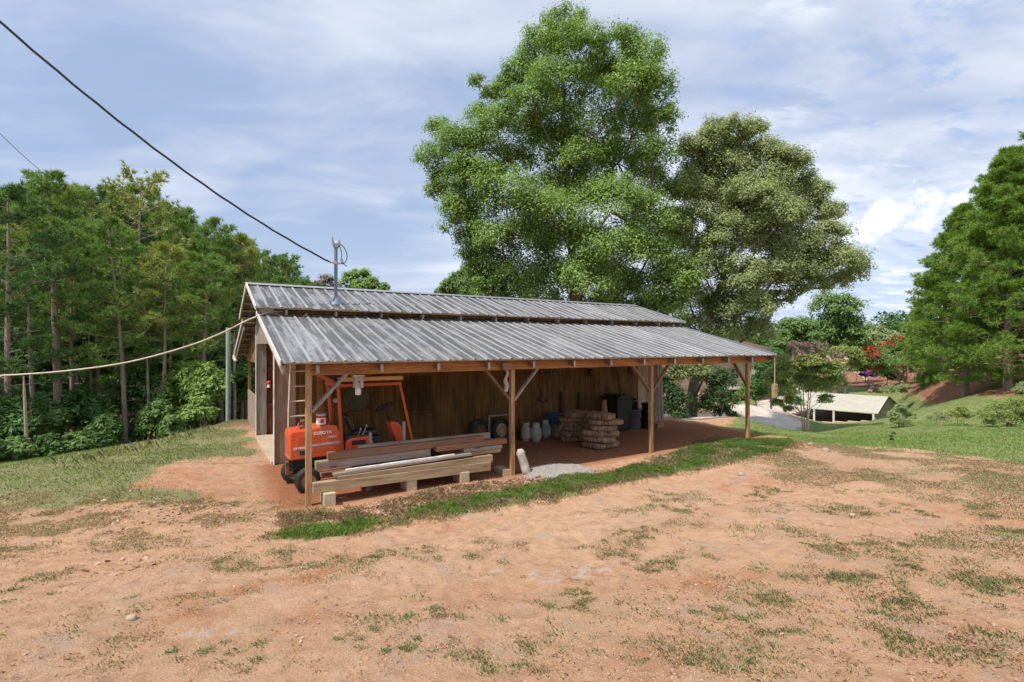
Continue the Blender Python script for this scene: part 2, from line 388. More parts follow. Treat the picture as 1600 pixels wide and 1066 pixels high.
M['blue'] = plain('blue_plastic', (.04, .12, .22), .55, var=.3)
M['bin'] = plain('dark_green_plastic', (.03, .033, .026), .5, var=.3, dirt=(.05, .04, .03))
M['drift'] = plain('driftwood', (.40, .34, .29), .9, var=.3, dirt=(.16, .10, .07), scale=12)
M['trash'] = plain('grey_plastic', (.10, .11, .12), .5, var=.2, dirt=(.10, .075, .055))
M['rust'] = plain('rusty_metal', (.20, .10, .05), .8, .3, var=.4, dirt=(.30, .20, .12))
M['cone'] = plain('tan_cone', (.34, .20, .09), .7, var=.3)
M['disc'] = plain('olive_disc', (.11, .10, .05), .6, var=.3, dirt=(.07, .05, .03))
M['paper'] = plain('white_paper_sack', (.50, .44, .38), .8, var=.2, dirt=(.42, .33, .26), scale=7, bmp=.5)
M['red'] = plain('red_plastic', (.55, .05, .04), .4, var=.15)
M['pink'] = plain('pink_ribbon', (.75, .10, .38), .5, var=.1)
M['wire'] = plain('black_cable', (.035, .04, .05), .5, var=.3, bmp=0)
M['rope'] = plain('pale_cord', (.62, .55, .44), .7, var=.2, bmp=0)
M['cream'] = plain('cream_siding', (.62, .54, .42), .8, var=.12, scale=3)
M['house_roof'] = plain('red_brown_shingles', (.14, .075, .06), .9, var=.3, scale=30)
M['glass'] = plain('window_glass', (.05, .07, .09), .12, spec=.6, var=.2, bmp=0)
M['canopy'] = plain('cream_metal_roof', (.50, .48, .41), .45, var=.06, scale=3, dirt=(.42, .39, .32))
M['sidewall'] = plain('grey_metal_siding', (.42, .44, .42), .6, var=.15)
M['deck'] = plain('brown_deck', (.16, .10, .085), .8, var=.3)
M['stone'] = plain('edging_stone', (.50, .38, .30), .9, var=.35, scale=2)
M['rock'] = plain('pale_rock', (.40, .32, .25), .9, var=.3, scale=12, bmp=.6)

M['greenpole'] = plain('grey_green_pole', (.33, .37, .33), .8, var=.2, dirt=(.24, .25, .2))
# tree rounds: bark edge with vertical furrows
m, nt, p, o = newmat('sawn_round'); v = objco(nt)
gg = N(nt, 'ShaderNodeNewGeometry'); sp = N(nt, 'ShaderNodeSeparateXYZ'); L(nt, gg.outputs['Normal'], sp.inputs[0])
fu = noise(nt, vscale(nt, v, (26, 26, 2.5)), 1.6, 5, .6, .3)
br = ramp(nt, fu, [(.36, (.09, .055, .032)), (.52, (.29, .175, .10)), (.68, (.50, .34, .20))])
tp = ramp(nt, noise(nt, v, 7, 6, .7), [(.3, (.30, .19, .10)), (.7, (.56, .41, .26))])
L(nt, mixc(nt, ramp(nt, sp.outputs[2], [(.5, 0.0), (.8, 1.0)]), br, tp), p.inputs['Base Color']); p.inputs['Roughness'].default_value = .95
bump(nt, p, fu, .9, .03); M['round'] = m
# weathered ribbed roofing; dirt lies in the pans and runs down the slope, the raised ribs stay bright
def roofmat(name, dirtiness):
    m, nt, p, o = newmat(name); tcn = N(nt, 'ShaderNodeTexCoord'); v = tcn.outputs['Object']
    st = noise(nt, vscale(nt, v, (11, .45, .45)), 1.6, 7, .68, .4)
    st2 = noise(nt, vscale(nt, v, (2.2, .5, .5), (4, 2, 0)), 1.3, 5, .6, .3)
    bl = noise(nt, v, 5, 6, .65)
    dirtf = ramp(nt, math_(nt, 'ADD', math_(nt, 'MULTIPLY', st, .62), math_(nt, 'MULTIPLY', st2, .45)), [(.49, 0.0), (.56, .95)])
    spx = N(nt, 'ShaderNodeSeparateXYZ'); L(nt, v, spx.inputs[0])
    ph = math_(nt, 'ABSOLUTE', math_(nt, 'SUBTRACT', math_(nt, 'FRACT', math_(nt, 'DIVIDE', math_(nt, 'ADD', spx.outputs[0], 50 * .2667), .2667)), 0.5))
    rib = ramp(nt, ph, [(.36, 1.0), (.42, 0.0)])             # 1 in the pan
    rib2 = ramp(nt, ph, [(.40, .0), (.455, 1.0)])
    base = ramp(nt, bl, [(.3, (.215, .217, .225)), (.7, (.325, .328, .338))])
    c = mixc(nt, math_(nt, 'MULTIPLY', math_(nt, 'MULTIPLY', dirtf, rib), dirtiness), base, (.085, .082, .082))
    c = mixc(nt, math_(nt, 'MULTIPLY', rib2, .5), c, (.46, .465, .475))
    wn = N(nt, 'ShaderNodeTexWhiteNoise', noise_dimensions='1D'); L(nt, math_(nt, 'FLOOR', math_(nt, 'DIVIDE', math_(nt, 'ADD', spx.outputs[0], 20.13), .8001)), wn.inputs['W'])
    c = mixc(nt, 1.0, c, ramp(nt, wn.outputs['Value'], [(0.0, .80), (1.0, 1.08)]), 'MULTIPLY')
    rs = ramp(nt, noise(nt, vscale(nt, v, (3, 1.2, 1.2), (9, 0, 3)), 2, 6, .7), [(.66, 0.0), (.76, .55)])
    c = mixc(nt, rs, c, (.20, .13, .09))
    L(nt, c, p.inputs['Base Color']); p.inputs['Metallic'].default_value = .25; p.inputs['Roughness'].default_value = .5
    bump(nt, p, bl, .15, .004); return m
M['roof_hi'] = roofmat('weathered_roofing_upper', 1.0); M['roof_lo'] = roofmat('weathered_roofing_lower', .85)
M['bark'] = bark('grey_bark', (.10, .075, .055), (.26, .20, .155))
M['pinebark'] = bark('pine_bark', (.20, .145, .115), (.44, .34, .29))
M['palebark'] = bark('pale_bark', (.32, .23, .17), (.52, .40, .30))
M['leaf_a'] = leafmat('bright_oak_leaf', (0.108, 0.199, 0.040), (0.353, 0.490, 0.142))
M['leaf_b'] = leafmat('olive_oak_leaf', (0.160, 0.211, 0.074), (0.433, 0.479, 0.228))
M['leaf_c'] = leafmat('mid_green_leaf', (0.085, 0.171, 0.040), (0.239, 0.365, 0.114))
M['leaf_d'] = leafmat('dark_green_leaf', (0.040, 0.103, 0.025), (0.125, 0.239, 0.057))
M['leaf_k'] = leafmat('deep_green_leaf', (0.028, 0.068, 0.023), (0.091, 0.160, 0.051))  # darkest green foliage, the shrubs' own colour
M['leaf_y'] = leafmat('yellow_green_leaf', (0.160, 0.228, 0.051), (0.388, 0.456, 0.148))
M['leaf_g'] = leafmat('grey_green_leaf', (0.182, 0.239, 0.097), (0.410, 0.467, 0.217))
M['leaf_p'] = leafmat('purple_leaf', (0.114, 0.023, 0.114), (0.296, 0.080, 0.274))
M['needle'] = leafmat('pine_needle', (0.097, 0.177, 0.040), (0.285, 0.422, 0.108), .3)
M['needle_b'] = leafmat('bright_pine_needle', (0.091, 0.194, 0.028), (0.342, 0.479, 0.097), .3)
M['needle_y'] = leafmat('yellowing_pine_needle', (0.194, 0.251, 0.057), (0.456, 0.479, 0.148), .3)
M['needle_d'] = leafmat('dark_pine_needle', (0.057, 0.125, 0.046), (0.160, 0.274, 0.085), .28)
M['bare'] = leafmat('dead_twig', (0.180, 0.140, 0.110), (0.320, 0.270, 0.230), .1)
M['fl_pink'] = leafmat('pink_blossom', (0.700, 0.360, 0.420), (0.920, 0.620, 0.660), .3)
M['fl_red'] = leafmat('red_blossom', (0.340, 0.020, 0.018), (0.660, 0.060, 0.045), .3)
M['fl_purple'] = leafmat('purple_blossom', (0.160, 0.040, 0.220), (0.360, 0.140, 0.420), .3)
M['grass'] = leafmat('grass_blade', (0.130, 0.220, 0.050), (0.360, 0.460, 0.160), .35)
M['grass_l'] = leafmat('lush_grass_blade', (0.140, 0.240, 0.050), (0.400, 0.520, 0.170), .4)
M['grass_o'] = leafmat('olive_grass_blade', (0.200, 0.230, 0.100), (0.460, 0.460, 0.250), .3)
M['straw'] = leafmat('dry_grass_blade', (0.300, 0.200, 0.120), (0.620, 0.480, 0.320), .25)
M['litter'] = leafmat('fallen_leaf', (0.200, 0.095, 0.050), (0.580, 0.360, 0.260), .1, clump=3)

# ------------------------------------------------------------------ ground
def wpoly(pts): return np.array([[G(*p).x, G(*p).y] for p in pts])
def sdist(poly, x, y):
    """signed distance, positive inside"""
    n = len(poly); best = np.full(len(x), 1e9); ins = np.zeros(len(x), bool)
    for i in range(n):
        ax, ay = poly[i]; bx, by = poly[(i + 1) % n]; ex, ey = bx - ax, by - ay
        t = np.clip(((x - ax) * ex + (y - ay) * ey) / (ex * ex + ey * ey + 1e-12), 0, 1)
        best = np.minimum(best, np.hypot(x - ax - t * ex, y - ay - t * ey))
        c = ((ay > y) != (by > y)) & (x < (bx - ax) * (y - ay) / (by - ay + 1e-12) + ax); ins ^= c
    return np.where(ins, best, -best)
Zn = {
 'strip': wpoly([(425, 838), (520, 822), (620, 806), (700, 788), (780, 772), (850, 760), (930, 744), (1000, 728), (1050, 712), (1090, 694), (1120, 686), (1170, 686), (1235, 688), (1240, 697), (1190, 712), (1120, 727), (1040, 742), (950, 757), (860, 776), (760, 794), (650, 812), (560, 830), (480, 840)]),
 'left': wpoly([(345, 660), (385, 690), (388, 712), (340, 716), (280, 728), (255, 742), (250, 762), (300, 785), (260, 800), (200, 790), (120, 795), (30, 790), (-80, 800), (-260, 835)]),
 'left_dry': wpoly([(-300, 780), (0, 775), (200, 775), (320, 790), (370, 810), (300, 830), (180, 830), (60, 850), (-60, 860), (-350, 880)]),
 'bank': wpoly([(440, 805), (500, 800), (560, 797), (640, 780), (720, 765), (800, 752), (820, 765), (860, 762), (950, 745), (1010, 722), (1080, 712), (1040, 740), (860, 780), (700, 800), (600, 818), (480, 832), (430, 830)]),
 'right_dry': wpoly([(1150, 695), (1240, 688), (1300, 696), (1400, 702), (1500, 712), (1600, 726), (1800, 745), (1900, 900), (1700, 900), (1600, 860), (1500, 800), (1400, 775), (1290, 760), (1200, 745), (1180, 715)]),
 'gravel': wpoly([(822, 752), (828, 733), (860, 728), (905, 729), (925, 737), (910, 750), (880, 758), (850, 762)]),
}
_l = [(1170, 684), (1215, 676), (1260, 686), (1330, 694), (1450, 701), (1600, 721), (1900, 745)]
_l = [(p_[0], p_[1] + 5) for p_ in _l]
a = wpoly(_l)
Zn['left'] = np.vstack([Zn['left'], [(-34, 7), (-33, 14), (-24, 21), (-14, 21.5), (-11, 20)]])
Zn['lawn'] = np.array([[v[0], v[1]] for v in a] + [[60, 10], [60, 60], [45, 75], [30, 75], [22, 62], [19, 45], [14, 30], [9.5, 22]])
Zn['mulch'] = np.array([list(at(1390, 600, 55).xy), list(at(1450, 612, 42).xy), list(at(1530, 628, 33).xy), list(at(1640, 640, 27).xy), [60, 26], [70, 60], [50, 80], [36, 66]])
DRV = [at(1000, 665, 23).xy, at(1100, 668, 24).xy, at(1180, 668, 24.5).xy, at(1235, 664, 27).xy, at(1262, 650, 33).xy, at(1275, 622, 47).xy, at(1255, 600, 62).xy, at(1190, 612, 58).xy, at(1175, 628, 45).xy, at(1120, 640, 36).xy, at(1000, 640, 34).xy]
Zn['drive'] = np.array([list(v) for v in DRV])
tus = [(300, 935), (345, 878), (360, 882), (470, 884), (180, 800 + 60), (380, 960 - 80), (445, 865), (520, 884), (60, 900), (20, 925), (175, 985), (20, 860), (220, 845), (265, 845), (600, 868), (640, 865), (533, 878),
       (965, 855), (990, 845), (1010, 835), (960, 868), (1080, 820), (1060, 795), (985, 800), (1000, 795), (1050, 780), (1075, 775), (1030, 828), (1020, 885), (1035, 880), (1180, 940), (1195, 935), (1170, 930), (1240, 835), (1230, 830), (1290, 865), (1330, 910), (1310, 905), (1340, 855), (1360, 860), (1370, 845), (1350, 870), (1400, 875), (1415, 890),
       (1460, 855), (1290, 870 + 40), (1420, 955), (1410, 950), (1480, 900), (1500, 905), (1530, 915), (1560, 920), (1550, 800), (1525, 790), (1590, 830), (1150, 1035), (1140, 1015), (1120, 1030), (1000, 1030), (960, 990), (1130, 960), (900, 950), (880, 930), (925, 955), (750, 870), (790, 850), (1200, 790), (1270, 790), (1180, 770), (1210, 765), (1430, 800), (1500, 830), (1490, 850),
       (640, 1020), (700, 1030), (560, 1010), (380, 1020), (690, 960), (590, 975), (1580, 870), (1540, 880), (1250, 900), (1095, 870), (1350, 800), (1390, 790), (1300, 800), (810, 1035), (1220, 990), (1380, 990), (1440, 1010), (1510, 1000), (1560, 1020), (250, 790), (310, 785), (365, 790), (330, 815), (405, 790)]
fx = np.sinh(np.linspace(-6.4, 6.4, 560)) * 1.30
fy = np.sinh(np.linspace(-5.6, 6.35, 520)) * 1.45 + 7.5
GX, GY = np.meshgrid(fx, fy); gx = GX.ravel(); gy = GY.ravel()
gz = Hn(gx, gy)
bs = (gx - PX) * UX + (gy - PY) * UY; bd = (gx - PX) * VX + (gy - PY) * VY
inb = smoothstep(.5, 0, np.hypot(np.maximum(np.maximum(-.2 - bs, bs - 12.4), 0), np.maximum(np.maximum(.1 - bd, bd - 11), 0)))
dist = np.hypot(gx, gy)
rough_amp = 1 - .75 * inb
z_zone = {k: sdist(v, gx, gy) for k, v in Zn.items()}
zwob = (fbm(gx, gy, 1.1, 4) - .5)
z_zone['strip'] = z_zone['strip'] + zwob * .7; z_zone['lawn'] = z_zone['lawn'] + zwob * 2.2; z_zone['left'] = z_zone['left'] + zwob * 1.6; z_zone['bank'] = z_zone['bank'] + zwob * .6; z_zone['right_dry'] = z_zone['right_dry'] + zwob * 1.8
def soft(k, w): return smoothstep(-w, w, z_zone[k])
dz = (fbm(gx, gy, .55, 3) - .5) * .10 + (fbm(gx + 40, gy, 2.6, 3) - .5) * .045 + (fbm(gx, gy + 30, 9, 3) - .5) * .040
# wheel ruts across the drive, running with it past the barn
for off, amp in ((-2.35, .035), (-3.9, .03)):
    rr = bd - off - .35 * np.sin(bs * .35)
    dz -= 1.3 * amp * np.exp(-(rr / .22) ** 2) * smoothstep(-6, -2, bs) * smoothstep(14, 9, bs)
gz = gz + dz * rough_amp * smoothstep(120, 40, dist)
gz += soft('bank', .25) * (fbm(gx, gy, 4, 3) - .35) * .10 + soft('gravel', .12) * .07
mv = at(345, 657, 18.6); gz += .30 * np.exp(-(((gx - mv.x) / .8) ** 2 + ((gy - mv.y) / .6) ** 2)) * (.7 + .6 * fbm(gx, gy, 3, 3))
sfp = (np.array([gx - at(1367, 645, 40).x, gy - 40]))
slx = (sfp[0] * -.707 + sfp[1] * .707); sly = -(sfp[0] * -.707 + sfp[1] * -.707)
kk = (slx > .7) & (slx < 7.4) & (sly > -.6) & (sly < 8.8); gz[kk] = np.minimum(gz[kk], -3.95)
V = np.stack([gx, gy, gz], 1); nx, ny = len(fx), len(fy)
I = (np.arange(ny - 1)[:, None] * nx + np.arange(nx - 1)[None, :]).ravel()
Q = np.stack([I, I + 1, I + nx + 1, I + nx], 1).astype(np.int32)
me = bpy.data.meshes.new('ground'); me.vertices.add(len(V)); me.loops.add(Q.size); me.polygons.add(len(Q))
me.vertices.foreach_set('co', V.astype(np.float32).ravel()); me.loops.foreach_set('vertex_index', Q.ravel()); me.polygons.foreach_set('loop_start', np.arange(0, Q.size, 4, dtype=np.int32))
me.polygons.foreach_set('use_smooth', [True] * len(Q)); me.update(calc_edges=True)
def attr(name, cols):
    a = me.attributes.new(name, 'FLOAT_COLOR', 'POINT'); a.data.foreach_set('color', cols.astype(np.float32).ravel())

green = np.maximum.reduce([soft('strip', .12), soft('left', .45) * .85, soft('lawn', 1.0)])
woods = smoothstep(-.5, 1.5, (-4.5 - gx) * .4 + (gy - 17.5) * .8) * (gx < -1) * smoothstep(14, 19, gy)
straw = np.maximum.reduce([soft('left_dry', .9) * .58, soft('right_dry', 1.3) * .62, soft('bank', .3) * .7, smoothstep(9, 14, gx) * smoothstep(3, 6, gy) * .5])
farm = smoothstep(60, 90, dist)
green = np.maximum(green, farm); green = green * (1 - soft('mulch', .8))
shaded_clay = inb * smoothstep(-.1, .1, 3.6 - bd)  # clay floor under the roof, painted darker for the shade there
red = np.clip((fbm(gx + 5, gy * 1.3, .42, 3) - .62) * 3.5, 0, .55)
wob = (fbm(gx, gy, 1.6, 3) - .5) * .9
for pts_, am in (([(215, 945), (300, 925), (420, 905), (525, 893), (520, 903), (430, 925), (330, 948), (300, 975), (240, 985)], .9), ([(450, 965), (520, 955), (515, 985), (455, 985)], .7), ([(1060, 910), (1120, 905), (1125, 922), (1065, 925)], 1), ([(1140, 895), (1215, 893), (1210, 905), (1145, 908)], .7), ([(1400, 985), (1540, 985), (1600, 1030), (1450, 1040)], .5),
                ([(680, 920), (800, 910), (850, 960), (700, 980)], .45), ([(250, 735), (330, 730), (340, 748), (260, 765)], .5), ([(950, 1000), (1100, 1010), (1000, 1060), (820, 1050)], .4)):
    red = np.maximum(red, am * smoothstep(-.3, .25, sdist(wpoly(pts_), gx, gy) + wob * .5))
grav = np.maximum(soft('gravel', .1), soft('drive', .6) * .9)
for pts_, am in (([(330, 740), (380, 730), (432, 728), (436, 742), (370, 748)], .38), ([(300, 985), (380, 978), (400, 1000), (310, 1005)], .55), ([(820, 895), (900, 880), (960, 890), (860, 915)], .5), ([(760, 880), (800, 875), (800, 895), (750, 900)], .5)): grav = np.maximum(grav, am * smoothstep(-.3, .2, sdist(wpoly(pts_), gx, gy) + wob * .6))
tdm = np.zeros_like(gx)
for i_, (px_, py_) in enumerate(tus):
    v_ = G(px_, py_); rr_ = (.16 + .22 * ((i_ * 7919) % 10) / 10) * (1.5 if px_ > 900 else 1); k_ = np.abs(gx - v_.x) + np.abs(gy - v_.y) < 2.5
    tdm[k_] = np.maximum(tdm[k_], np.exp(-(((gx[k_] - v_.x) / (rr_ * 1.5)) ** 2 + ((gy[k_] - v_.y) / rr_) ** 2)))
straw = np.maximum(straw, tdm * .62)
track = np.maximum(np.exp(-((bd + 3.1) / .9) ** 2) * smoothstep(-7, -3, bs), np.exp(-((bd + 5.2 - .1 * bs) / .7) ** 2) * .7)
one = np.ones_like(gx)
attr('zone_a', np.stack([green, straw, grav, one], 1)); attr('zone_b', np.stack([red, soft('mulch', .8), shaded_clay, one], 1)); attr('zone_c', np.stack([woods, track, soft('left', .5) * one, one], 1))
m, nt, p, o = newmat('ground'); tcn = N(nt, 'ShaderNodeTexCoord'); v = tcn.outputs['Object']
def att(n):
    a = N(nt, 'ShaderNodeAttribute'); a.attribute_name = n; s = N(nt, 'ShaderNodeSeparateColor'); L(nt, a.outputs['Color'], s.inputs[0]); return s.outputs
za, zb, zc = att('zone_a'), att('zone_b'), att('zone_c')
nA = noise(nt, v, .9, 6, .6, .3); nB = noise(nt, v, 6, 7, .68); nC = noise(nt, v, 38, 8, .78); nE = noise(nt, v, 120, 5, .7); nD = noise(nt, v, 2.3, 6, .65, .4)
dirt = ramp(nt, nB, [(.28, (.33, .18, .105)), (.50, (.52, .31, .19)), (.74, (.63, .42, .275))])
dirt = mixc(nt, ramp(nt, nD, [(.46, 0.0), (.62, .65)]), dirt, (.52, .30, .165))
dirt = mixc(nt, math_(nt, 'MULTIPLY', zc[1], ramp(nt, nD, [(.40, .2), (.55, .85)])), dirt, ramp(nt, nB, [(.3, (.46, .28, .17)), (.7, (.60, .40, .26))]))
dirt = mixc(nt, math_(nt, 'MULTIPLY', zb[0], ramp(nt, nD, [(.40, .95), (.62, .1)])), dirt, (.40, .145, .062))
dirt = mixc(nt, ramp(nt, noise(nt, v, 1.7, 5, .7, .5), [(.54, 0.0), (.66, .65)]), dirt, (.40, .30, .24))
dirt = mixc(nt, ramp(nt, nC, [(.33, .7), (.43, 0.0)]), dirt, (.20, .105, .062))
dirt = mixc(nt, ramp(nt, nC, [(.60, 0.0), (.70, .7)]), dirt, (.62, .48, .37))
dirt = mixc(nt, ramp(nt, nE, [(.36, .55), (.46, 0.0)]), dirt, (.20, .105, .06))
dirt = mixc(nt, ramp(nt, nE, [(.57, 0.0), (.68, .6)]), dirt, (.68, .50, .36))
dirt = mixc(nt, ramp(nt, noise(nt, vscale(nt, v, (.5, 1.2, 1)), 3.1, 6, .7, .8), [(.57, 0.0), (.67, .42)]), dirt, (.33, .15, .08))
vo = N(nt, 'ShaderNodeTexVoronoi'); vo.inputs['Scale'].default_value = 55; L(nt, v, vo.inputs['Vector'])
dirt = mixc(nt, math_(nt, 'MULTIPLY', ramp(nt, vo.outputs['Distance'], [(.14, 1.0), (.24, 0.0)]), ramp(nt, nD, [(.45, .0), (.6, .6)])), dirt, (.58, .50, .44))
dirt = mixc(nt, math_(nt, 'MULTIPLY', zb[2], .9), dirt, mixc(nt, nB, (.25, .09, .042), (.38, .16, .08)))  # darker red clay with the roof's shade mixed into its colour
st = ramp(nt, nC, [(.3, (.17, .105, .06)), (.55, (.32, .23, .14)), (.75, (.47, .38, .24))])
stf = smooth(nt, math_(nt, 'ADD', za[1], math_(nt, 'ADD', math_(nt, 'MULTIPLY', math_(nt, 'SUBTRACT', nB, .5), 1.8), math_(nt, 'MULTIPLY', math_(nt, 'SUBTRACT', nC, .5), 1.6))), .45, .90)
c = mixc(nt, math_(nt, 'MULTIPLY', stf, .7), dirt, st)
gr = mixc(nt, nC, (.10, .135, .04), (.23, .28, .10)); gr = mixc(nt, ramp(nt, nD, [(.45, 0.0), (.65, .7)]), gr, (.33, .31, .165))
gr = mixc(nt, math_(nt, 'MULTIPLY', zc[2], .5), gr, (.28, .235, .135))
gf = smooth(nt, math_(nt, 'ADD', za[0], math_(nt, 'MULTIPLY', math_(nt, 'SUBTRACT', nB, .5), 1.2)), .40, .72)
c = mixc(nt, gf, c, gr)
c = mixc(nt, smooth(nt, math_(nt, 'ADD', za[2], math_(nt, 'MULTIPLY', math_(nt, 'SUBTRACT', nB, .5), .8)), .4, .7), c, ramp(nt, nC, [(.3, (.34, .31, .29)), (.7, (.62, .58, .55))]))
c = mixc(nt, smooth(nt, math_(nt, 'ADD', zb[1], math_(nt, 'MULTIPLY', math_(nt, 'SUBTRACT', nD, .5), .8)), .4, .6), c, mixc(nt, nB, (.20, .085, .05), (.36, .19, .125)))
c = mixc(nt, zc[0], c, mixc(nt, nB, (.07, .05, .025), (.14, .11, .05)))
L(nt, c, p.inputs['Base Color']); p.inputs['Roughness'].default_value = .97; p.inputs['Specular IOR Level'].default_value = .1
bh = math_(nt, 'ADD', math_(nt, 'MULTIPLY', nB, 1.0), math_(nt, 'MULTIPLY', nC, .35))
bump(nt, p, math_(nt, 'ADD', bh, math_(nt, 'MULTIPLY', nE, .12)), 1.0, .06)
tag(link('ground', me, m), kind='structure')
HX0 = fx; HY0 = fy; GZ = gz.reshape(ny, nx)
def surf(x, y):
    """height of the finished ground mesh"""
    x = np.asarray(x, float); y = np.asarray(y, float)
    i = np.clip(np.searchsorted(fx, x) - 1, 0, nx - 2); j = np.clip(np.searchsorted(fy, y) - 1, 0, ny - 2)
    a = (x - fx[i]) / (fx[i + 1] - fx[i]); b = (y - fy[j]) / (fy[j + 1] - fy[j])
    return (GZ[j, i] * (1 - a) + GZ[j, i + 1] * a) * (1 - b) + (GZ[j + 1, i] * (1 - a) + GZ[j + 1, i + 1] * a) * b
def SZ(x, y): return float(surf(np.array([x]), np.array([y]))[0])
# ------------------------------------------------------------------ the barn (local x along its length, y away from the camera side)
barn = tag(empty('pole_barn', (PX, PY, 0), BA), 'long open-sided wooden pole barn with a raised centre aisle and streaky grey ribbed metal roofs', 'barn')
LO = lambda d: 2.34 + .265 * (min(d, 11 - d) + .25)          # lower roof height at depth d
UP = lambda d: 3.42 + .306 * (min(d, 11 - d) - 3.1)          # upper roof height
def roof_sheet(name, s0, s1, d0, d1, zf, mat, y_flip=False):
    xs = [s0]; hs = [0]
    k0 = math.ceil(s0 / .2667)
    k = k0
    while k * .2667 < s1 - .16:
        c = k * .2667
        if c - .032 > s0: xs += [c - .032, c - .014, c + .014, c + .032, c + .118, c + .127, c + .140, c + .149]; hs += [0, .022, .022, 0, 0, .006, .006, 0]
        k += 1
    xs.append(s1); hs.append(0)
    n = 7; vs = []; wob = [random.uniform(-.004, .004) for _ in xs]
    for j in range(n):
        d = d0 + (d1 - d0) * j / (n - 1)
        for x, h, w in zip(xs, hs, wob):
            sag = .006 * math.sin(x * 1.9 + j * .7) + .004 * math.sin(x * 5.3 + j)
            vs.append((x, d, zf(d) + h + sag + w * (j in (0, n - 1))))
    m = len(xs); fs = [(j * m + i, j * m + i + 1, (j + 1) * m + i + 1, (j + 1) * m + i) for j in range(n - 1) for i in range(m - 1)]
    mb = MB(); mb.add(vs, fs); o = mb.build(name, mat, barn)
    md = o.modifiers.new('t', 'SOLIDIFY'); md.thickness = .002; md.offset = -1
    return o
roof_sheet('lower_roof_panel', -.43, 12.71, -.25, 3.46, LO, M['roof_lo'])
roof_sheet('lower_roof_panel', -.43, 12.71, 7.54, 11.25, LO, M['roof_lo'])
roof_sheet('upper_roof_panel', -.48, 12.82, 3.1, 5.5, UP, M['roof_hi'])
roof_sheet('upper_roof_panel', -.48, 12.82, 5.5, 7.9, UP, M['roof_hi'])
mb = MB()
zr = UP(5.5) + .03
mb.add([(-.50, 5.30, zr - .050), (-.50, 5.5, zr + .012), (-.50, 5.70, zr - .050), (12.84, 5.30, zr - .050), (12.84, 5.5, zr + .012), (12.84, 5.70, zr - .050),
        (-.50, 5.30, zr - .058), (-.50, 5.5, zr + .004), (-.50, 5.70, zr - .058), (12.84, 5.30, zr - .058), (12.84, 5.5, zr + .004), (12.84, 5.70, zr - .058)],
       [(0, 3, 4, 1), (1, 4, 5, 2), (7, 10, 9, 6), (8, 11, 10, 7), (0, 1, 7, 6), (1, 2, 8, 7), (3, 9, 10, 4), (4, 10, 11, 5), (0, 6, 9, 3), (2, 5, 11, 8)])
mb.build('ridge_cap', M['galv'], barn)
for s0 in (-.455, 12.735):
    for a, b, z in ((-.25, 3.46, LO), (7.54, 11.25, LO)):
        MB().bar((s0, a, z(a) - .005), (s0, b, z(b) - .005), .022, .10).build('rake_trim', M['white'] if s0 < 0 else M['galv'], barn)
for s0 in (-.505, 12.845):
    for a, b in ((3.08, 5.5), (5.5, 7.92)):
        MB().bar((s0, a, UP(a) - .005), (s0, b, UP(b) - .005), .022, .09).build('rake_trim', M['white'] if s0 < 0 else M['galv'], barn)
for a, b in ((-.22, 3.3), (7.7, 11.2)): MB().bar((-.40, a, LO(a) - .125), (-.40, b, LO(b) - .125), .035, .15).build('barge_board', M['grey_x'], barn)
# purlins lie on the rafters
for d in (-.16, .45, 1.06, 1.67, 2.28, 2.89, 3.38):
    MB().box(-.40, 12.66, d - .045, d + .045, LO(d) - .048, LO(d) - .010).build('purlin', M['purlin'], barn)
    MB().box(-.40, 12.66, 11 - d - .045, 11 - d + .045, LO(d) - .048, LO(d) - .010).build('purlin', M['purlin'], barn)
for d in (3.2, 3.75, 4.3, 4.85, 5.35):
    MB().box(-.45, 12.78, d - .045, d + .045, UP(d) - .052, UP(d) - .012).build('purlin', M['purlin'], barn)
    MB().box(-.45, 12.78, 11 - d - .045, 11 - d + .045, UP(d) - .052, UP(d) - .012).build('purlin', M['purlin'], barn)
for k in range(13):
    s = .10 + 1.045 * k
    for sg in (0, 1):
        f = (lambda d: d) if sg == 0 else (lambda d: 11 - d)
        MB().bar((s, f(-.235), LO(-.235) - .118), (s, f(3.46), LO(3.46) - .118), .040, .135).build('rafter', M['rafter'], barn)
        MB().box(s - .021, s + .021, min(f(-.237), f(-.249)), max(f(-.237), f(-.249)), LO(-.235) - .185, LO(-.235) - .05).build('rafter_end', M['grey_z'], barn)
        MB().bar((s, f(3.12), UP(3.12) - .105), (s, f(5.48), UP(5.48) - .105), .040, .10).build('rafter', M['grey_x'], barn)
# posts and knee braces
ps = [0.0, 3.898, 7.872, 11.73]
for i, s in enumerate(ps):
    top = 2.325 if i == 0 else 2.118
    MB().box(s - .045, s + .045, -.045, .045, -.3, top).build('post', M['post'], barn, bevel=.004)
    MB().box(s - .045, s + .045, 10.955, 11.045, -.3, 2.118).build('post', M['post'], barn, bevel=.004)
for y, c in ((0, 1), (11, -1)):
    for a, b in ((.047, 3.93), (3.934, 7.86), (7.864, 12.62)):
        MB().box(a, b, y - .043, y + .043, 2.12 + .002 * a, 2.305).build('beam', M['beam'], barn, bevel=.003)
def brace(s, sg, zj=1.50, w=.04, h=.085, r=.62, y=0.0, mat='rafter'):
    MB().bar((s + sg * .045, y, zj), (s + sg * r, y, 2.135), w, h, (0, 1, 0)).build('knee_brace', M[mat], barn)
brace(0, 1, 1.53, .045, .135, .60, -.02, 'grey_z')
for s in ps[1:3]: brace(s, -1); brace(s, 1, mat='grey_z' if s < 5 else 'rafter')
brace(ps[3], -1)
for s in ps: brace(s, 1, y=11.0)
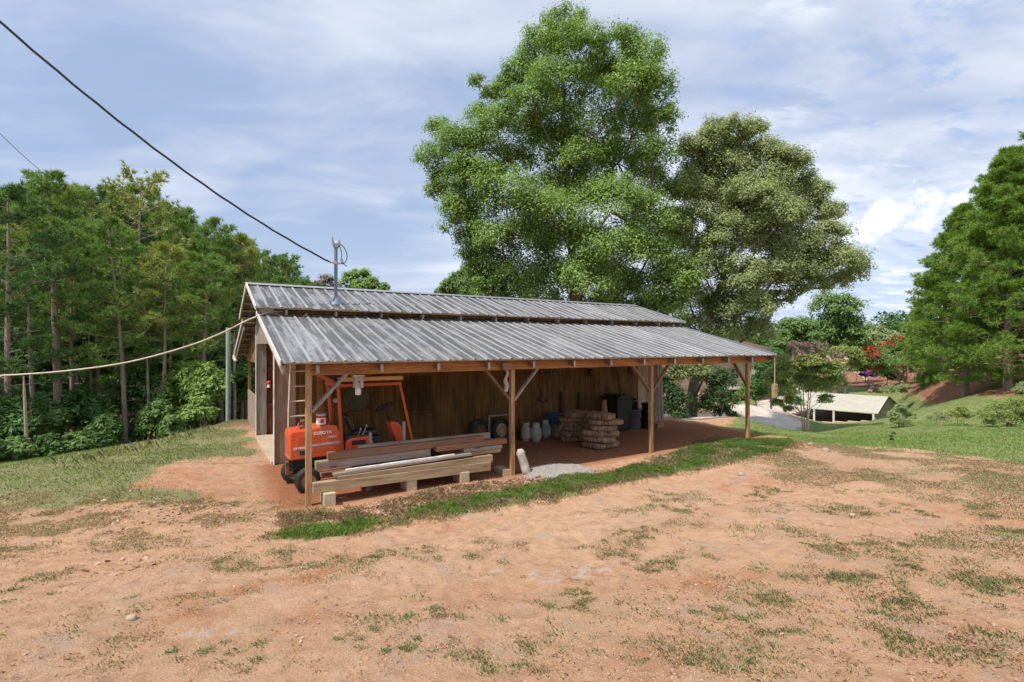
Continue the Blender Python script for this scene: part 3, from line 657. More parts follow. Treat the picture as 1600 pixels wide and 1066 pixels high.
# grooved plywood walls of the centre aisle
def groovewall(name, x0, x1, y, z0, z1, mat, sgn=-1, th=.02):
    xs = [x0]; ys = [0]
    k = math.ceil(x0 / .203) 
    while k * .203 < x1 - .02:
        c = k * .203
        if c - .008 > x0: xs += [c - .007, c - .004, c + .004, c + .007]; ys += [0, .009, .009, 0]
        k += 1
    xs.append(x1); ys.append(0); n = len(xs)
    vs = [(x, y - sgn * h * -1 * -1, z) for z in (z0, z1) for x, h in zip(xs, ys)]
    vs = [(x, y + (-sgn) * h, z) for z in (z0, z1) for x, h in zip(xs, ys)]
    back = [(x, y + (-sgn) * th, z) for z in (z0, z1) for x in xs]
    fs = [(i, i + 1, n + i + 1, n + i) for i in range(n - 1)] + [(2 * n + n + i, 2 * n + n + i + 1, 2 * n + i + 1, 2 * n + i) for i in range(n - 1)]
    fs += [(0, n, 3 * n, 2 * n), (n - 1, 3 * n - 1, 4 * n - 1, 2 * n - 1), (n, 2 * n - 1, 4 * n - 1, 3 * n)]
    mb = MB(); mb.add(vs + back, fs); return mb.build(name, mat, barn)
groovewall('front_wall', .34, 11.0, 3.5, -.05, 3.26, M['t111'])
groovewall('front_wall', 11.003, 12.1, 3.5, -.05, 3.26, M['t111_grey_lit'])
groovewall('front_wall', -.10, .338, 3.498, -.05, 3.30, M['t111_grey_lit'])  # left end of the wall, sunlight put into a paler panel
groovewall('back_wall', .16, 12.1, 7.5, -.05, 3.26, M['red_in'])
MB().box(-.12, -.102, 3.40, 3.53, -.02, 3.2).build('corner_trim', M['white'], barn)
MB().box(-.10, .155, 7.40, 7.47, .02, 2.68).build('door_jamb', M['grey_z'], barn)
MB().box(-.125, -.102, 7.38, 7.50, .02, 3.2).build('corner_trim', M['white'], barn)
for z in (.9, 1.45, 1.95, 2.6):
    MB().box(.17, 12.0, 7.455, 7.49, z - .045, z + .045).build('girt', M['red_in'], barn)
# clerestory strip under the upper eave
MB().box(-.10, 12.6, 3.36, 3.395, LO(3.4) + .03, UP(3.38) - .06).build('clerestory_board', M['t111'], barn)
MB().box(-.10, 12.6, 7.605, 7.64, LO(3.4) + .03, UP(3.38) - .06).build('clerestory_board', M['t111_grey_lit'], barn)
# gable closures
def gable(name, s0, s1, pts, mat): 
    mb = MB(); Mx = Matrix(((0, 1, 0, 0), (1, 0, 0, 0), (0, 0, 1, 0), (0, 0, 0, 1)))
    mb.prism(pts, s0, s1, Mx); return mb.build(name, mat, barn)
gable('gable_panel', -.10, -.075, [(3.52, 2.66), (3.52, UP(3.52) - .15), (5.5, UP(5.5) - .15), (7.48, UP(7.48) - .15), (7.48, 2.66)], M['grey_z'])
gable('gable_panel', -.10, -.075, [(7.55, 2.12), (7.55, LO(7.55) - .06), (11.0, LO(11.0) - .06), (11.0, 2.12)], M['rafter'])
gable('gable_wall', 12.1, 12.125, [(3.52, -.05), (3.52, UP(3.52) - .15), (5.5, UP(5.5) - .15), (7.48, UP(7.48) - .15), (7.48, -.05)], M['t111_grey_lit'])
mb = MB()
for k in range(7): mb.box(-.06, -.03, 8.0, 10.94, .03 + k * .157, .03 + k * .157 + .148)
mb.build('half_wall', M['grey_x'], barn)
MB().box(-.16, 12.05, 3.55, 7.38, -.08, .055).build('floor_slab', M['slab'], barn, bevel=.006)
# inner post by the wall seen past the mower
MB().box(.74, .85, 3.10, 3.21, -.1, LO(3.1) - .2).build('wall_post', M['beam'], barn)
# curled flap of trim hanging at the rear eave
MB().tube([(-.45, 11.22, 2.30), (-.45, 11.20, 2.18), (-.42, 11.08, 2.10), (-.40, 10.96, 2.12)], [.05, .06, .05, .03], 8).build('hanging_gutter_end', M['rope'], barn)
# power mast through the roof
zb = UP(3.7)
mast = MB().tube([(1.26, 3.7, zb - .3), (1.26, 3.7, 4.98)], .040, 14).build('service_mast', M['mast'], barn)
MB().lathe([(.17, -.03), (.15, .03), (.09, .06), (.07, .14), (.045, .15)], 18, Matrix.Translation((1.26, 3.7, zb))).build('roof_boot', M['mast'], mast)
mb = MB(); Mh = Matrix.Translation((1.26, 3.7, 4.96)) @ Matrix.Rotation(R(18), 4, 'Y')
mb.lathe([(.046, -.04), (.07, 0), (.085, .06), (.07, .12), (.03, .15), (.0, .155)], 14, Mh); mb.tube([(1.20, 3.66, 5.0), (1.16, 3.63, 5.17)], [.03, .012], 8); mb.tube([(1.30, 3.70, 5.0), (1.35, 3.68, 5.15)], [.03, .012], 8)
mb.build('weatherhead', M['galv'], mast)
mb = MB(); mb.lathe([(.055, -.03), (.055, .03)], 14, Matrix.Translation((1.26, 3.7, 4.58))); mb.tube([(1.10, 3.62, 4.58), (1.26, 3.7, 4.56), (1.42, 3.72, 4.58)], .018, 8); mb.build('clamp', M['galv'], mast)
def lp(pts, n=6):
    """smooth a polyline (Catmull-Rom)"""
    P = [Vector(p) for p in pts]; P = [P[0] * 2 - P[1]] + P + [P[-1] * 2 - P[-2]]; o = []
    for i in range(1, len(P) - 2):
        for k in range(n):
            t = k / n; a, b, c, d = P[i - 1], P[i], P[i + 1], P[i + 2]
            o.append(.5 * ((2 * b) + (c - a) * t + (2 * a - 5 * b + 4 * c - d) * t * t + (3 * b - a - 3 * c + d) * t ** 3))
    o.append(P[-2]); return o
MB().tube(lp([(1.34, 3.70, 5.04), (1.47, 3.73, 4.95), (1.53, 3.73, 4.75), (1.45, 3.70, 4.58), (1.40, 3.69, 4.68)]), .010, 6).build('drip_loop', M['wire'], mast)
MB().tube(lp([(1.33, 3.68, 5.02), (1.40, 3.70, 4.80), (1.38, 3.70, 4.62), (1.52, 3.72, 4.52)]), .009, 6).build('drip_loop', M['wire'], mast)
# overhead cables
def cable(name, p0, p1, sag, r, mat, label, n=26, twist=0.0, cat='cable'):
    pts = []
    for i in range(n + 1):
        t = i / n; p = Vector(p0).lerp(Vector(p1), t); p.z -= sag * 4 * t * (1 - t); p.z += twist * math.sin(i * 1.9) ; pts.append(p)
    return tag(MB().tube(pts, r, 7).build(name, M[mat]), label, cat)
mt = B(1.14, 3.66, 4.57)
cable('service_cable', at(-170, -120, 7.4), mt, .42, .021, 'wire', 'thick black twisted power cable sagging down to the mast on the barn roof', 40, .006)
pa = B(-.2, 3.33, 3.36)
c0 = at(-260, 592, 10.2)
pts = lp([c0, at(-100, 591, 10.1), at(0, 587, 10.2), at(100, 580, 10.25), at(200, 566, 10.35), at(290, 542, 10.45), at(345, 521, 10.5), at(390, 499, 10.55), B(-.2, 3.32, 3.34), B(.05, 3.33, 3.36)], 5)
tag(MB().tube(pts, .016, 7).build('cord', M['rope']), 'pale cream cord strung from the barn eave out to the left edge', 'cord')
pts = lp([B(-.1, 3.30, 3.33), B(.05, 3.24, 3.22), B(.35, 3.20, 3.20), B(.55, 3.28, 3.33)], 5)
tag(MB().tube(pts, .011, 6).build('cord', M['rope']), 'short loose loop of pale cord under the upper eave', 'cord')
cable('thin_cable', at(-30, 178, 30), at(82, 282, 30), .15, .018, 'wire', 'thin dark wire crossing the sky above the pines at the far left')
pole = MB(); b0 = at(356.5, 512, 19.0)
pole.tube([(b0.x, 19, SZ(b0.x, 19) - .3), (b0.x, 19, b0.z)], [.085, .075], 12)
tag(pole.build('utility_post', M['greenpole']), 'tall grey-green post standing at the edge of the woods left of the barn', 'post')
# ------------------------------------------------------------------ things under and around the roof
def bt(name, s, d, z, label, cat, group=None, rz=0.0):
    """an Empty standing at barn position (s, d)"""
    return tag(empty(name, B(s, d, z), BA + rz), label, cat, group)
def gs(px, py):
    r = (px - 800) / F; Y = CAMZ * F / (py - HOR); return toB(r * Y, Y)
# ladder
ld = bt('ladder', 0.0, 2.07, 0, 'tall pale wooden ladder standing behind the corner post', 'ladder')
for x in (0, .40):
    MB().tube([(x + .0, .1, .02), (x, .05, 1.3), (x + .03, 0, 2.24)], .021, 8).build('rail', M['rope'], ld)
for k in range(7): MB().tube([(0, .08 - k * .01, .30 + k * .30), (.40, .08 - k * .01, .30 + k * .30)], .016, 8).build('rung', M['rope'], ld)

# orange mower (tail to the left)
mw = bt('ride_on_mower', 0, .85, 0, 'orange ride-on mower with a roll frame parked beneath the near end of the roof', 'mower')
hood = MB()
outl = [(-.17, .60), (-.15, .575), (.68, .60), (.735, .64), (.72, 1.00), (.64, 1.14), (.52, 1.165), (.30, 1.14), (.02, 1.105), (-.14, 1.09), (-.17, 1.06)]
hood.prism(outl, .0, .56); hood_o = hood.build('hood', M['orange'], mw, bevel=.028)
mb = MB()
for z in (.965, .935, .865, .895): mb.box(-.02, .35, -.003, .012, z - .010, z + .010)
mb.build('vent', M['orange_dk'], hood_o)
MB().box(0.0, .20, -.004, .01, .665, .735).build('vent', M['blackm'], hood_o)
MB().box(.22, .60, -.002, .01, .69, .765).build('access_panel', M['orange_dk'], hood_o, bevel=.004)
mb = MB(); mb.add([(.13, -.004, .795), (.725, -.004, .815), (.725, -.004, .86), (.13, -.004, .825), (.13, .004, .795), (.725, .004, .815), (.725, .004, .86), (.13, .004, .825)], [(0, 1, 2, 3), (7, 6, 5, 4), (0, 4, 5, 1), (1, 5, 6, 2), (2, 6, 7, 3), (3, 7, 4, 0)])
mb.build('stripe', M['silver'], hood_o)
MB().box(.48, .63, -.003, .006, .925, .965).build('badge', M['silver'], hood_o, bevel=.002)
def text(body, size, mat, parent, x, y, z, tilt=0.0, off=.0, sx=1.0, name='lettering'):
    cu = bpy.data.curves.new('t', 'FONT'); cu.body = body; cu.size = size; cu.extrude = .002; cu.offset = off
    ob = bpy.data.objects.new('t', cu); COL.objects.link(ob); bpy.context.view_layer.update()
    me = bpy.data.meshes.new_from_object(ob.evaluated_get(bpy.context.evaluated_depsgraph_get()))
    bpy.data.objects.remove(ob); me.materials.clear()
    o = link(name, me, mat, parent); o.location = (x, y, z); o.rotation_euler = (R(90), -tilt, 0); o.scale = (sx, 1, 1); return o
text('KUBOTA', .078, M['decal'], hood_o, .235, -.004, 1.000, R(2.5), .0015, 1.0)
text('GF1800', .056, M['decal'], hood_o, -.105, -.004, .765, R(1.5), .001, 1.1)
text('4WD', .035, M['decal'], hood_o, .515, -.0065, .932, 0, .001)
MB().box(-.175, -.168, .08, .48, .66, 1.0).build('rear_grille', M['orange_dk'], hood_o, bevel=.002)
def wheel(x, y, r, w, parent, nm='wheel', rimm='rim'):
    Mx = Matrix.Translation((x, y, r)) @ Matrix.Rotation(R(90), 4, 'X')
    mb = MB(); mb.lathe([(r * .56, -w / 2), (r * .82, -w * .56), (r * .97, -w * .42), (r, -w * .2), (r, w * .2), (r * .97, w * .42), (r * .82, w * .56), (r * .56, w / 2)], 36, Mx, False)
    for k in range(26):
        a = 2 * math.pi * k / 26
        for sd in (-1, 1):
            T = Mx @ Matrix.Rotation(a + sd * .06, 4, 'Z'); mb.box(r * .975, r * 1.03, -r * .05, r * .05, sd * w * .22 - w * .16, sd * w * .22 + w * .16, T)
    t = mb.build(nm, M['rubber'], parent)
    MB().lathe([(0, w * .30), (r * .2, w * .32), (r * .24, w * .2), (r * .46, w * .16), (r * .55, w * .46), (r * .58, w * .49), (r * .58, -w * .49), (0, -w * .3)], 28, Mx).build('rim', M[rimm], t)
    return t
wheel(.13, -.02, .215, .15, mw); wheel(.02, .80, .215, .15, mw)
wheel(1.62, .05, .29, .22, mw); wheel(1.62, .80, .29, .22, mw)
mb = MB(); mb.bar((.10, .05, .26), (.05, .75, .26), .07, .09); mb.box(-.12, .70, .12, .66, .40, .58); mb.tube([(-.15, .15, .5), (.2, .1, .44), (.45, .12, .52)], .03, 8)
mb.tube([(-.1, .3, .3), (.3, .25, .36), (.8, .3, .34)], .035, 8); mb.box(.6, 1.9, .2, .6, .34, .62); mb.box(-.17, -.10, .05, .16, .40, .60); mb.build('chassis', M['blackm'], mw)
MB().box(-.22, -.17, .02, .14, .34, .56).build('bumper_bracket', M['rust'], mw)
# roll frame and roof
fr = MB(); fr.bar((.74, .0, .60), (.66, .0, 1.90), .065, .05, (1, 0, 0)); fr.build('roll_bar', M['orange_dk'], mw, bevel=.006)
fr = MB(); fr.bar((.74, .70, .60), (.62, .70, 1.94), .10, .05, (1, 0, 0)); fr.build('roll_bar', M['orange_dk'], mw, bevel=.006)
fr = MB(); fr.bar((1.84, .0, 1.86), (2.12, .0, .60), .03, .045, (1, 0, 0)); fr.build('front_strut', M['orange_dk'], mw)
cn = MB(); cn.prism([(.56, 1.865), (.60, 1.94), (.74, 1.90), (1.86, 1.90), (1.88, 1.84), (.72, 1.84)], -.03, .75); cn.build('canopy', M['orange_dk'], mw, bevel=.006)
cn = MB(); cn.bar((.46, .38, 2.03), (.66, .38, 1.90), .74, .03, (0, 0, 1)); cn.build('canopy_lip', M['orange_dk'], mw)
# seat, engine and controls
mb = MB(); mb.box(.98, 1.46, .16, .62, .86, .98); se = mb.build('seat', M['black'], mw, bevel=.04)
MB().bar((1.00, .39, .97), (.86, .39, 1.28), .44, .10, (1, 0, 0)).build('seat_back', M['black'], mw, bevel=.035)
mb = MB(); mb.box(.80, 1.25, .04, .15, .80, .93); mb.box(.85, 1.5, .08, .66, .66, .86); mb.build('seat_base', M['blackm'], mw, bevel=.012)
mb = MB(); mb.prism([(.78, .62), (.80, .84), (.90, .89), (1.22, .90), (1.30, .80), (1.34, .62)], -.04, .14); mb.build('fender', M['orange'], mw, bevel=.02)
mb = MB(); mb.box(.90, 1.16, -.046, -.038, .76, .84); mb.build('decal', M['blackm'], mw)
for a, b in (((1.12, .05, .90), (1.20, .05, 1.08)), ((1.04, .05, .90), (1.08, .02, 1.03))):
    mb = MB(); mb.tube([a, b], .010, 8); mb.lathe([(.0, -.03), (.022, -.01), (.022, .015), (0, .03)], 10, Matrix.Translation(b)); mb.build('lever', M['galv'], mw)
mb = MB(); mb.prism([(1.90, .60), (2.06, .62), (2.06, .86), (1.90, 1.06), (1.78, 1.10), (1.72, 1.05)], .26, .52); mb.build('dash', M['orange'], mw, bevel=.015)
mb = MB(); mb.tube([(1.80, .39, 1.06), (1.66, .39, 1.34)], .022, 10); mb.build('steering_column', M['black'], mw)
st = Matrix.Translation((1.655, .39, 1.35)) @ Matrix.Rotation(R(-27), 4, 'Y')
mb = MB(); mb.tube([st @ Vector((.18 * math.cos(a * math.pi / 14), .18 * math.sin(a * math.pi / 14), .03)) for a in range(29)], .014, 8, False)
for a in (0.5, 2.6, 4.7): mb.tube([st @ Vector((0, 0, 0)), st @ Vector((.175 * math.cos(a), .175 * math.sin(a), .03))], .010, 6)
mb.lathe([(.035, -.02), (.035, .02)], 12, st); mb.build('steering_wheel', M['black'], mw)
mb = MB(); mb.box(1.35, 2.2, .1, .7, .40, .47); mb.build('footplate', M['blackm'], mw)
mb = MB(); mb.prism([(2.05, .12), (2.10, .38), (2.75, .38), (2.85, .12)], -.2, .98); mb.build('mower_deck', M['blackm'], mw, bevel=.02)
o = MB().box(0, 1.22, -.05, .04, 0, .075).build('rough_board', M['yellow_x'], None, bevel=.004); o.location = B(.66, .83, 1.945); o.rotation_euler = (0, 0, BA); tag(o, 'pale yellow raw pine board lying along the near edge of the mower canopy', 'board')
# things lying on the hood
s0, z0 = .40, 1.15
can = bt('paint_can', .40, 1.02, 1.135, 'red and white paint can standing on the orange hood', 'can')
MB().lathe([(.085, 0), (.085, .21)], 24).build('body', M['decal'], can)
MB().lathe([(.0865, .005), (.0865, .03)], 24).build('label_band', M['orange_dk'], can)
MB().lathe([(.0865, .15), (.0865, .195)], 24).build('label_band', M['red'], can)
MB().box(-.03, .03, -.088, -.08, .06, .13).build('label_patch', M['red'], can)
MB().lathe([(.088, .205), (.092, .212), (.092, .225), (.07, .228), (.07, .218), (0, .218)], 24).build('lid', M['galv'], can)
vz = bt('pipe_fitting', .10, 1.0, 1.105, 'rusty metal fitting left on top of the mower hood', 'fitting')
mb = MB(); mb.box(-.08, .06, -.05, .05, 0, .05); mb.box(-.03, .07, -.035, .035, .05, .13); mb.lathe([(.05, 0), (.05, .03), (.02, .04)], 14, Matrix.Translation((-.02, 0, .13))); mb.build('casting', M['rust'], vz, bevel=.006)
mb = MB(); mb.tube([(-.15, -.02, .01), (-.11, -.03, .07), (-.09, -.03, .12)], .010, 6); tag(mb.build('ribbon', M['pink'], vz), 'bright pink ribbon')

# stacked timbers in front of the mower
blockbase = []
def timber(xl, tl, bl, xr, tr, br, d, w, mat, label, d2=None, name='timber'):
    d2 = d if d2 is None else d2
    sl, zl1 = inv(xl, tl, d); _, zl0 = inv(xl, bl, d); sr, zr1 = inv(xr, tr, d2); _, zr0 = inv(xr, br, d2)
    h = ((zl1 - zl0) + (zr1 - zr0)) / 2
    a = B(sl, d + w / 2, (zl1 + zl0) / 2); b = B(sr, d2 + w / 2, (zr1 + zr0) / 2); ln = (b - a).length; mid = (a + b) / 2
    o = MB().box(-ln / 2, ln / 2, -w / 2, w / 2, -h / 2, h / 2).build(name, M[mat], None, bevel=.005)
    t = b - a; o.location = mid; o.rotation_euler = (0, -math.asin(t.z / ln), math.atan2(t.y, t.x))
    return tag(o, label, 'timber', 'timbers stacked in front of the mower')
timber(489.5, 756, 771, 767, 722, 735.5, -.13, .14, 'tan_x', 'longest tan timber at the bottom of the stack, resting on the blocks')
timber(528, 744.5, 758, 770, 711.5, 721.5, -.12, .10, 'tan_x', 'tan timber second from the bottom, its end stepped back from the left')
timber(522, 741, 745, 738, 708, 712, -.10, .20, 'grey_x', 'thin dark weathered plank lying under the white strip')
timber(541, 733.5, 737.5, 711, 710, 712.5, -.09, .06, 'white', 'narrow white board lying along the middle of the stack', name='board')
timber(738, 703.5, 712, 783, 698.5, 706.5, .06, .14, 'tan_x', 'short tan timber end showing at the right under the dark grey one')
timber(725, 702, 707, 785, 695, 700.5, .02, .16, 'grey_x', 'dark grey timber end at the right below the long overhanging plank')
timber(494, 721, 737, 673, 702, 712, .12, .13, 'grey_x', 'broad weathered grey timber low on the left of the stack')
timber(682, 698.5, 706, 792.5, 685, 693.5, .02, .17, 'red_x', 'brown plank overhanging furthest to the right towards the second post')
timber(513, 708, 719.5, 757, 681.5, 691, .10, .14, 'red_x', 'reddish timber on top of the stack with its left end in the sun')
timber(560, 698, 706, 766, 675.5, 686, .30, .10, 'grey_x', 'grey board lying behind the reddish top timber')
timber(503, 742, 747, 640, 722, 730, .20, .16, 'red_x', 'rusty brown board tucked inside the stack beside the wheel')
timber(640, 722, 731, 740, 711, 720, .16, .16, 'red_x', 'dark board hidden in the middle of the stack')
def conc(px0, px1, pt, pb, label):
    s, d = gs((px0 + px1) / 2, pb); d += .0
    w = .19; hgt = (pb - pt) / F * B(s, d).y
    o = MB().box(-w / 2, w / 2, 0, .38, -.03, hgt).build('concrete_block', M['block'], None, bevel=.014)
    o.location = B(s, d); o.rotation_euler = (0, 0, BA + random.uniform(-.12, .12)); return tag(o, label, 'block', 'blocks under the timber stack')
conc(506, 525, 771, 791, 'pale concrete block under the timbers beside the corner post')
conc(637, 651, 750, 768, 'pale concrete block under the middle of the timbers')
conc(719.5, 734, 738, 756, 'pale concrete block under the right end of the timbers')
conc(788, 797.5, 733.5, 742, 'small brown block standing against the foot of the second post')
def stake(px, pt, pb, d, label):
    s, zt = inv(px, pt, d); o = MB().box(-.022, .022, -.022, .022, 0, zt).build('stake', M['grey_z'], None)
    o.location = B(s, d, 0); o.rotation_euler = (0, 0, BA); tag(o, label, 'stake')
stake(578.5, 676, 700, .42, 'short grey stake standing behind the timbers by the mower seat')
stake(631, 659, 689, .50, 'taller grey stake standing behind the timbers by the mower dash')
stake(575, 758, 775, .35, 'short brown peg beneath the bottom timber'); 
# birdhouse hanging below the beam
s, z = inv(559, 589, -.12)
bh = bt('birdhouse', s, -.14, 0, 'weathered wooden birdhouse with a jar below, hanging from the front beam', 'birdhouse')
MB().box(-.075, .075, -.06, .06, 1.90, 2.09).build('box', M['grey_z'], bh, bevel=.003)
MB().box(-.095, .095, -.08, .07, 2.09, 2.112).build('roof', M['grey_x'], bh)
MB().lathe([(.0, 0), (.015, 0)], 14, Matrix.Translation((0, -.0615, 2.00)) @ Matrix.Rotation(R(90), 4, 'X')).build('hole', M['black'], bh)
MB().lathe([(.045, 1.78), (.05, 1.80), (.05, 1.87), (.04, 1.90)], 16).build('jar', M['white'], bh)
# hanging sign block at the far right rafter
s, z = inv(1210.5, 600, -.24)
hb = bt('wind_chime', s, -.24, 0, 'tan wooden block hanging on a cord from the right end of the roof', 'wind chime')
MB().box(-.075, .075, -.05, .05, z - .40, z).build('block', M['tan_x'], hb, bevel=.004)
MB().tube([(0, 0, z), (.0, 0, LO(-.2) - .06)], .011, 6).build('cord', M['rope'], hb)
# ornament on second post
s, z = inv(791, 570, -.14)
orn = bt('hanging_ornament', s, -.14, 0, 'brown and white driftwood ornament hanging beside the second post', 'ornament')
MB().box(-.10, .10, -.05, .05, 2.13, 2.27).build('bracket', M['red_x'], orn, bevel=.004)
MB().tube(lp([(0, 0, 2.15), (.03, 0, 2.05), (-.02, 0, 1.93), (.01, 0, 1.82), (-.01, 0, 1.70)]), [.05] + [.032] * 12 + [.045] * 12, 9).build('carving', M['drift'], orn)
# tanks
def tank(px, pb, label):
    s, d = gs(px, pb); t = bt('gas_cylinder', s, d + .15, 0, label, 'gas cylinder', 'gas cylinders along the wall', random.uniform(0, 3))
    MB().lathe([(.10, 0), (.10, .04), (.12, .045), (.15, .09), (.152, .12), (.152, .29), (.14, .345), (.10, .385), (.04, .40), (0, .40)], 28).build('body', M['tank'], t)
    mb = MB()
    for k in range(22):
        a0 = 2 * math.pi * k / 28; a1 = 2 * math.pi * (k + 1) / 28
        for r0, r1 in ((.10, .094),):
            mb.add([(r0 * math.cos(a0), r0 * math.sin(a0), .38), (r0 * math.cos(a1), r0 * math.sin(a1), .38), (r0 * math.cos(a1), r0 * math.sin(a1), .50), (r0 * math.cos(a0), r0 * math.sin(a0), .50),
                    (r1 * math.cos(a0), r1 * math.sin(a0), .38), (r1 * math.cos(a1), r1 * math.sin(a1), .38), (r1 * math.cos(a1), r1 * math.sin(a1), .50), (r1 * math.cos(a0), r1 * math.sin(a0), .50)],
                   [(0, 1, 2, 3), (7, 6, 5, 4), (3, 2, 6, 7), (0, 3, 7, 4), (1, 5, 6, 2)])
    mb.build('collar', M['tank'], t)
    mb = MB(); mb.lathe([(.022, .39), (.022, .44), (.012, .45), (.03, .46), (.03, .475)], 12); mb.tube([(0, 0, .43), (.06, 0, .43)], .014, 8); mb.build('valve', M['rust'], t)
tank(827, 690, 'leftmost of the three grey gas cylinders along the wall'); tank(842.5, 691, 'middle one of the three gas cylinders, the palest'); tank(857.5, 685, 'rightmost grey gas cylinder, beside the speckled box')
s, d = gs(873, 683)
o = MB().box(-.14, .14, -.14, .14, 0, .33).build('metal_box', plain('speckled_tin', (.42, .36, .27), .6, .2, var=.5, scale=16, dirt=(.16, .11, .06)), None, bevel=.008); o.location = B(s, d + .15); o.rotation_euler = (0, 0, BA + .1)
tag(o, 'speckled rusty tin box beside the gas cylinders', 'box')
cr = tag(empty('crate', B(s - .05, d + .17, .335), BA + .08), 'blue slatted plastic crate sitting on the speckled tin box', 'crate')
mb = MB(); mb.box(-.19, .19, -.15, .15, 0, .02)
for z in (.03, .12, .21, .29):
    mb.box(-.19, .19, -.152, -.137, z, z + .05); mb.box(-.19, .19, .137, .152, z, z + .05); mb.box(-.192, -.177, -.137, .137, z, z + .05); mb.box(.177, .192, -.137, .137, z, z + .05)
mb.build('slats', M['blue'], cr)
mb = MB()
for x in (-.18, -.06, .06, .18): mb.box(x - .012, x + .012, -.160, -.15, 0, .345)
mb.build('ribs', M['blue'], cr)
# sawn tree rounds
def rnd(s, d, z, r, h, label, seed, tilt=0.0):
    rg = random.Random(seed); n = 84; ph = [rg.uniform(0, 6.28) for _ in range(5)]; am = [.11, .07, .05, .045, .03]
    def rad(a): return r * (1 + sum(am[k] * math.sin((k + 2) * a + ph[k]) for k in range(5)) + + .012 * math.sin(13 * a + ph[0]) + .010 * math.sin(21 * a + ph[1]) + .006 * math.sin(34 * a + ph[2]) + rg.uniform(-.004, .004))
    rr = [rad(2 * math.pi * j / n) for j in range(n)]; mb = MB(); vs = []
    for k, (f, zz_) in enumerate(((.96, .004), (1.0, .012), (1.0, h * .5), (.985, h - .012), (.965, h))):
        for j in range(n):
            a = 2 * math.pi * j / n; q = rr[j] * f * (1 + rg.uniform(-.003, .003)); vs.append((q * math.cos(a), q * math.sin(a), zz_ + rg.uniform(-.006, .006) * (k in (1, 2, 3))))
    fs = [(k * n + j, k * n + (j + 1) % n, (k + 1) * n + (j + 1) % n, (k + 1) * n + j) for k in range(4) for j in range(n)] + [tuple(reversed(range(n))), tuple(range(4 * n, 5 * n))]
    mb.add(vs, fs[:-2], True); mb.add(vs[:n], [tuple(reversed(range(n)))]); mb.add(vs[4 * n:], [tuple(range(n))]); o = mb.build('tree_round', M['round'], None); o.location = B(s, d, z); o.rotation_euler = (tilt, rg.uniform(-.04, .04), rg.uniform(0, 6))
    return tag(o, label, 'log slice', 'sawn log slices stacked under the roof')
s, d = gs(953, 702); d += .36
z = .02
for k, (r, h, dx, nm) in enumerate(((.42, .125, 0.0, 'lowest slice of the front stack, resting on the dirt'), (.43, .13, -.04, 'second slice up in the front stack of tree slices'), (.42, .14, -.02, 'third slice up in the front stack, rough barked'),
                                    (.40, .125, .0, 'fourth slice up in the front stack, warm brown edge'), (.46, .115, .04, 'widest slice, second from the top of the front stack'), (.38, .14, .0, 'pale topmost slice of the front stack'))):
    rnd(s + dx, d, z, r, h, nm, 20 + k, random.uniform(-.045, .045)); z += h + .016
s, d = gs(912, 692); d += .42; z = .02
for k, (r, h, dx, nm) in enumerate(((.34, .13, -.02, 'lowest slice of the rear stack in shadow'), (.36, .12, -.04, 'second slice up in the rear stack of tree slices'), (.33, .12, .02, 'third slice up in the rear stack, half hidden'), (.36, .11, -.02, 'fourth slice up in the rear stack, jagged edge'),
                                    (.41, .10, -.04, 'wide slice second from the top of the rear stack'), (.33, .14, .05, 'topmost slice of the rear stack behind the pale one'))):
    rnd(s + dx, d, z, r, h, nm, 60 + k, random.uniform(-.03, .03)); z += h + .012
# cone, bins, pots
def place(name, px, pb, label, cat, dd=0.0, rz=0.0, group=None, z=0.0, d=None):
    s_, d_ = gs(px, pb) if d is None else (inv(px, 600, d)[0], d)
    return bt(name, s_, d_ + dd, z, label, cat, group, rz)
t = place('tapered_cone', 944, 0, 'tan tapered cone standing between the log slices and the dark bin', 'cone', d=2.75)
MB().lathe([(.20, 0), (.20, .02), (.15, .05), (.07, .98), (.06, 1.0)], 24).build('body', M['cone'], t); MB().box(-.24, .24, -.24, .24, -.0, .018).build('base', M['cone'], t)
t = place('wheeled_bin', 966, 0, 'big dark bin against the wall behind the log slices', 'bin', d=2.95)
mb = MB(); mb.add([(-.26, -.26, .04), (.26, -.26, .04), (.26, .26, .04), (-.26, .26, .04), (-.33, -.32, .98), (.33, -.32, .98), (.33, .32, .98), (-.33, .32, .98)], [(3, 2, 1, 0), (4, 5, 6, 7), (0, 1, 5, 4), (1, 2, 6, 5), (2, 3, 7, 6), (3, 0, 4, 7)]); mb.build('body', M['bin'], t, bevel=.03)
mb = MB(); mb.prism([(-.36, .985), (-.36, 1.03), (-.2, 1.10), (.2, 1.10), (.36, 1.03), (.36, .985)], -.35, .35); mb.build('lid', M['bin'], t, bevel=.02)
for x in (-.24, .24): MB().lathe([(.09, -.03), (.09, .03)], 16, Matrix.Translation((x, .26, .09)) @ Matrix.Rotation(R(90), 4, 'Y')).build('wheel', M['rubber'], t)
t = place('trash_can', 998, 673, 'round grey trash can under the third post', 'trash can', .26)
MB().lathe([(.20, 0), (.21, .02), (.255, .60), (.27, .605), (.27, .635), (.255, .64), (.235, .64), (.20, .1), (0, .1)], 32).build('body', M['trash'], t)
for sg in (-1, 1): MB().tube([(sg * .26, -.07, .53), (sg * .31, -.06, .55), (sg * .31, .06, .55), (sg * .26, .07, .53)], .016, 8).build('handle', M['trash'], t)
def pot(s, d, z, r, h, label, nm='plant_pot'):
    o = MB().lathe([(r * .78, 0), (r * .80, .01), (r * .97, h * .86), (r * 1.06, h * .87), (r * 1.06, h), (r * .96, h), (r * .75, .04), (0, .04)], 26).build(nm, M['black'], None); o.location = B(s, d, z); return tag(o, label, 'pot', 'black pots at the wall')
ts, td = gs(998, 673); td += .26
pot(ts, td, .15, .16, .80, 'black pot stack standing inside the grey trash can')
s_, d_ = gs(1019, 671)
z = 0
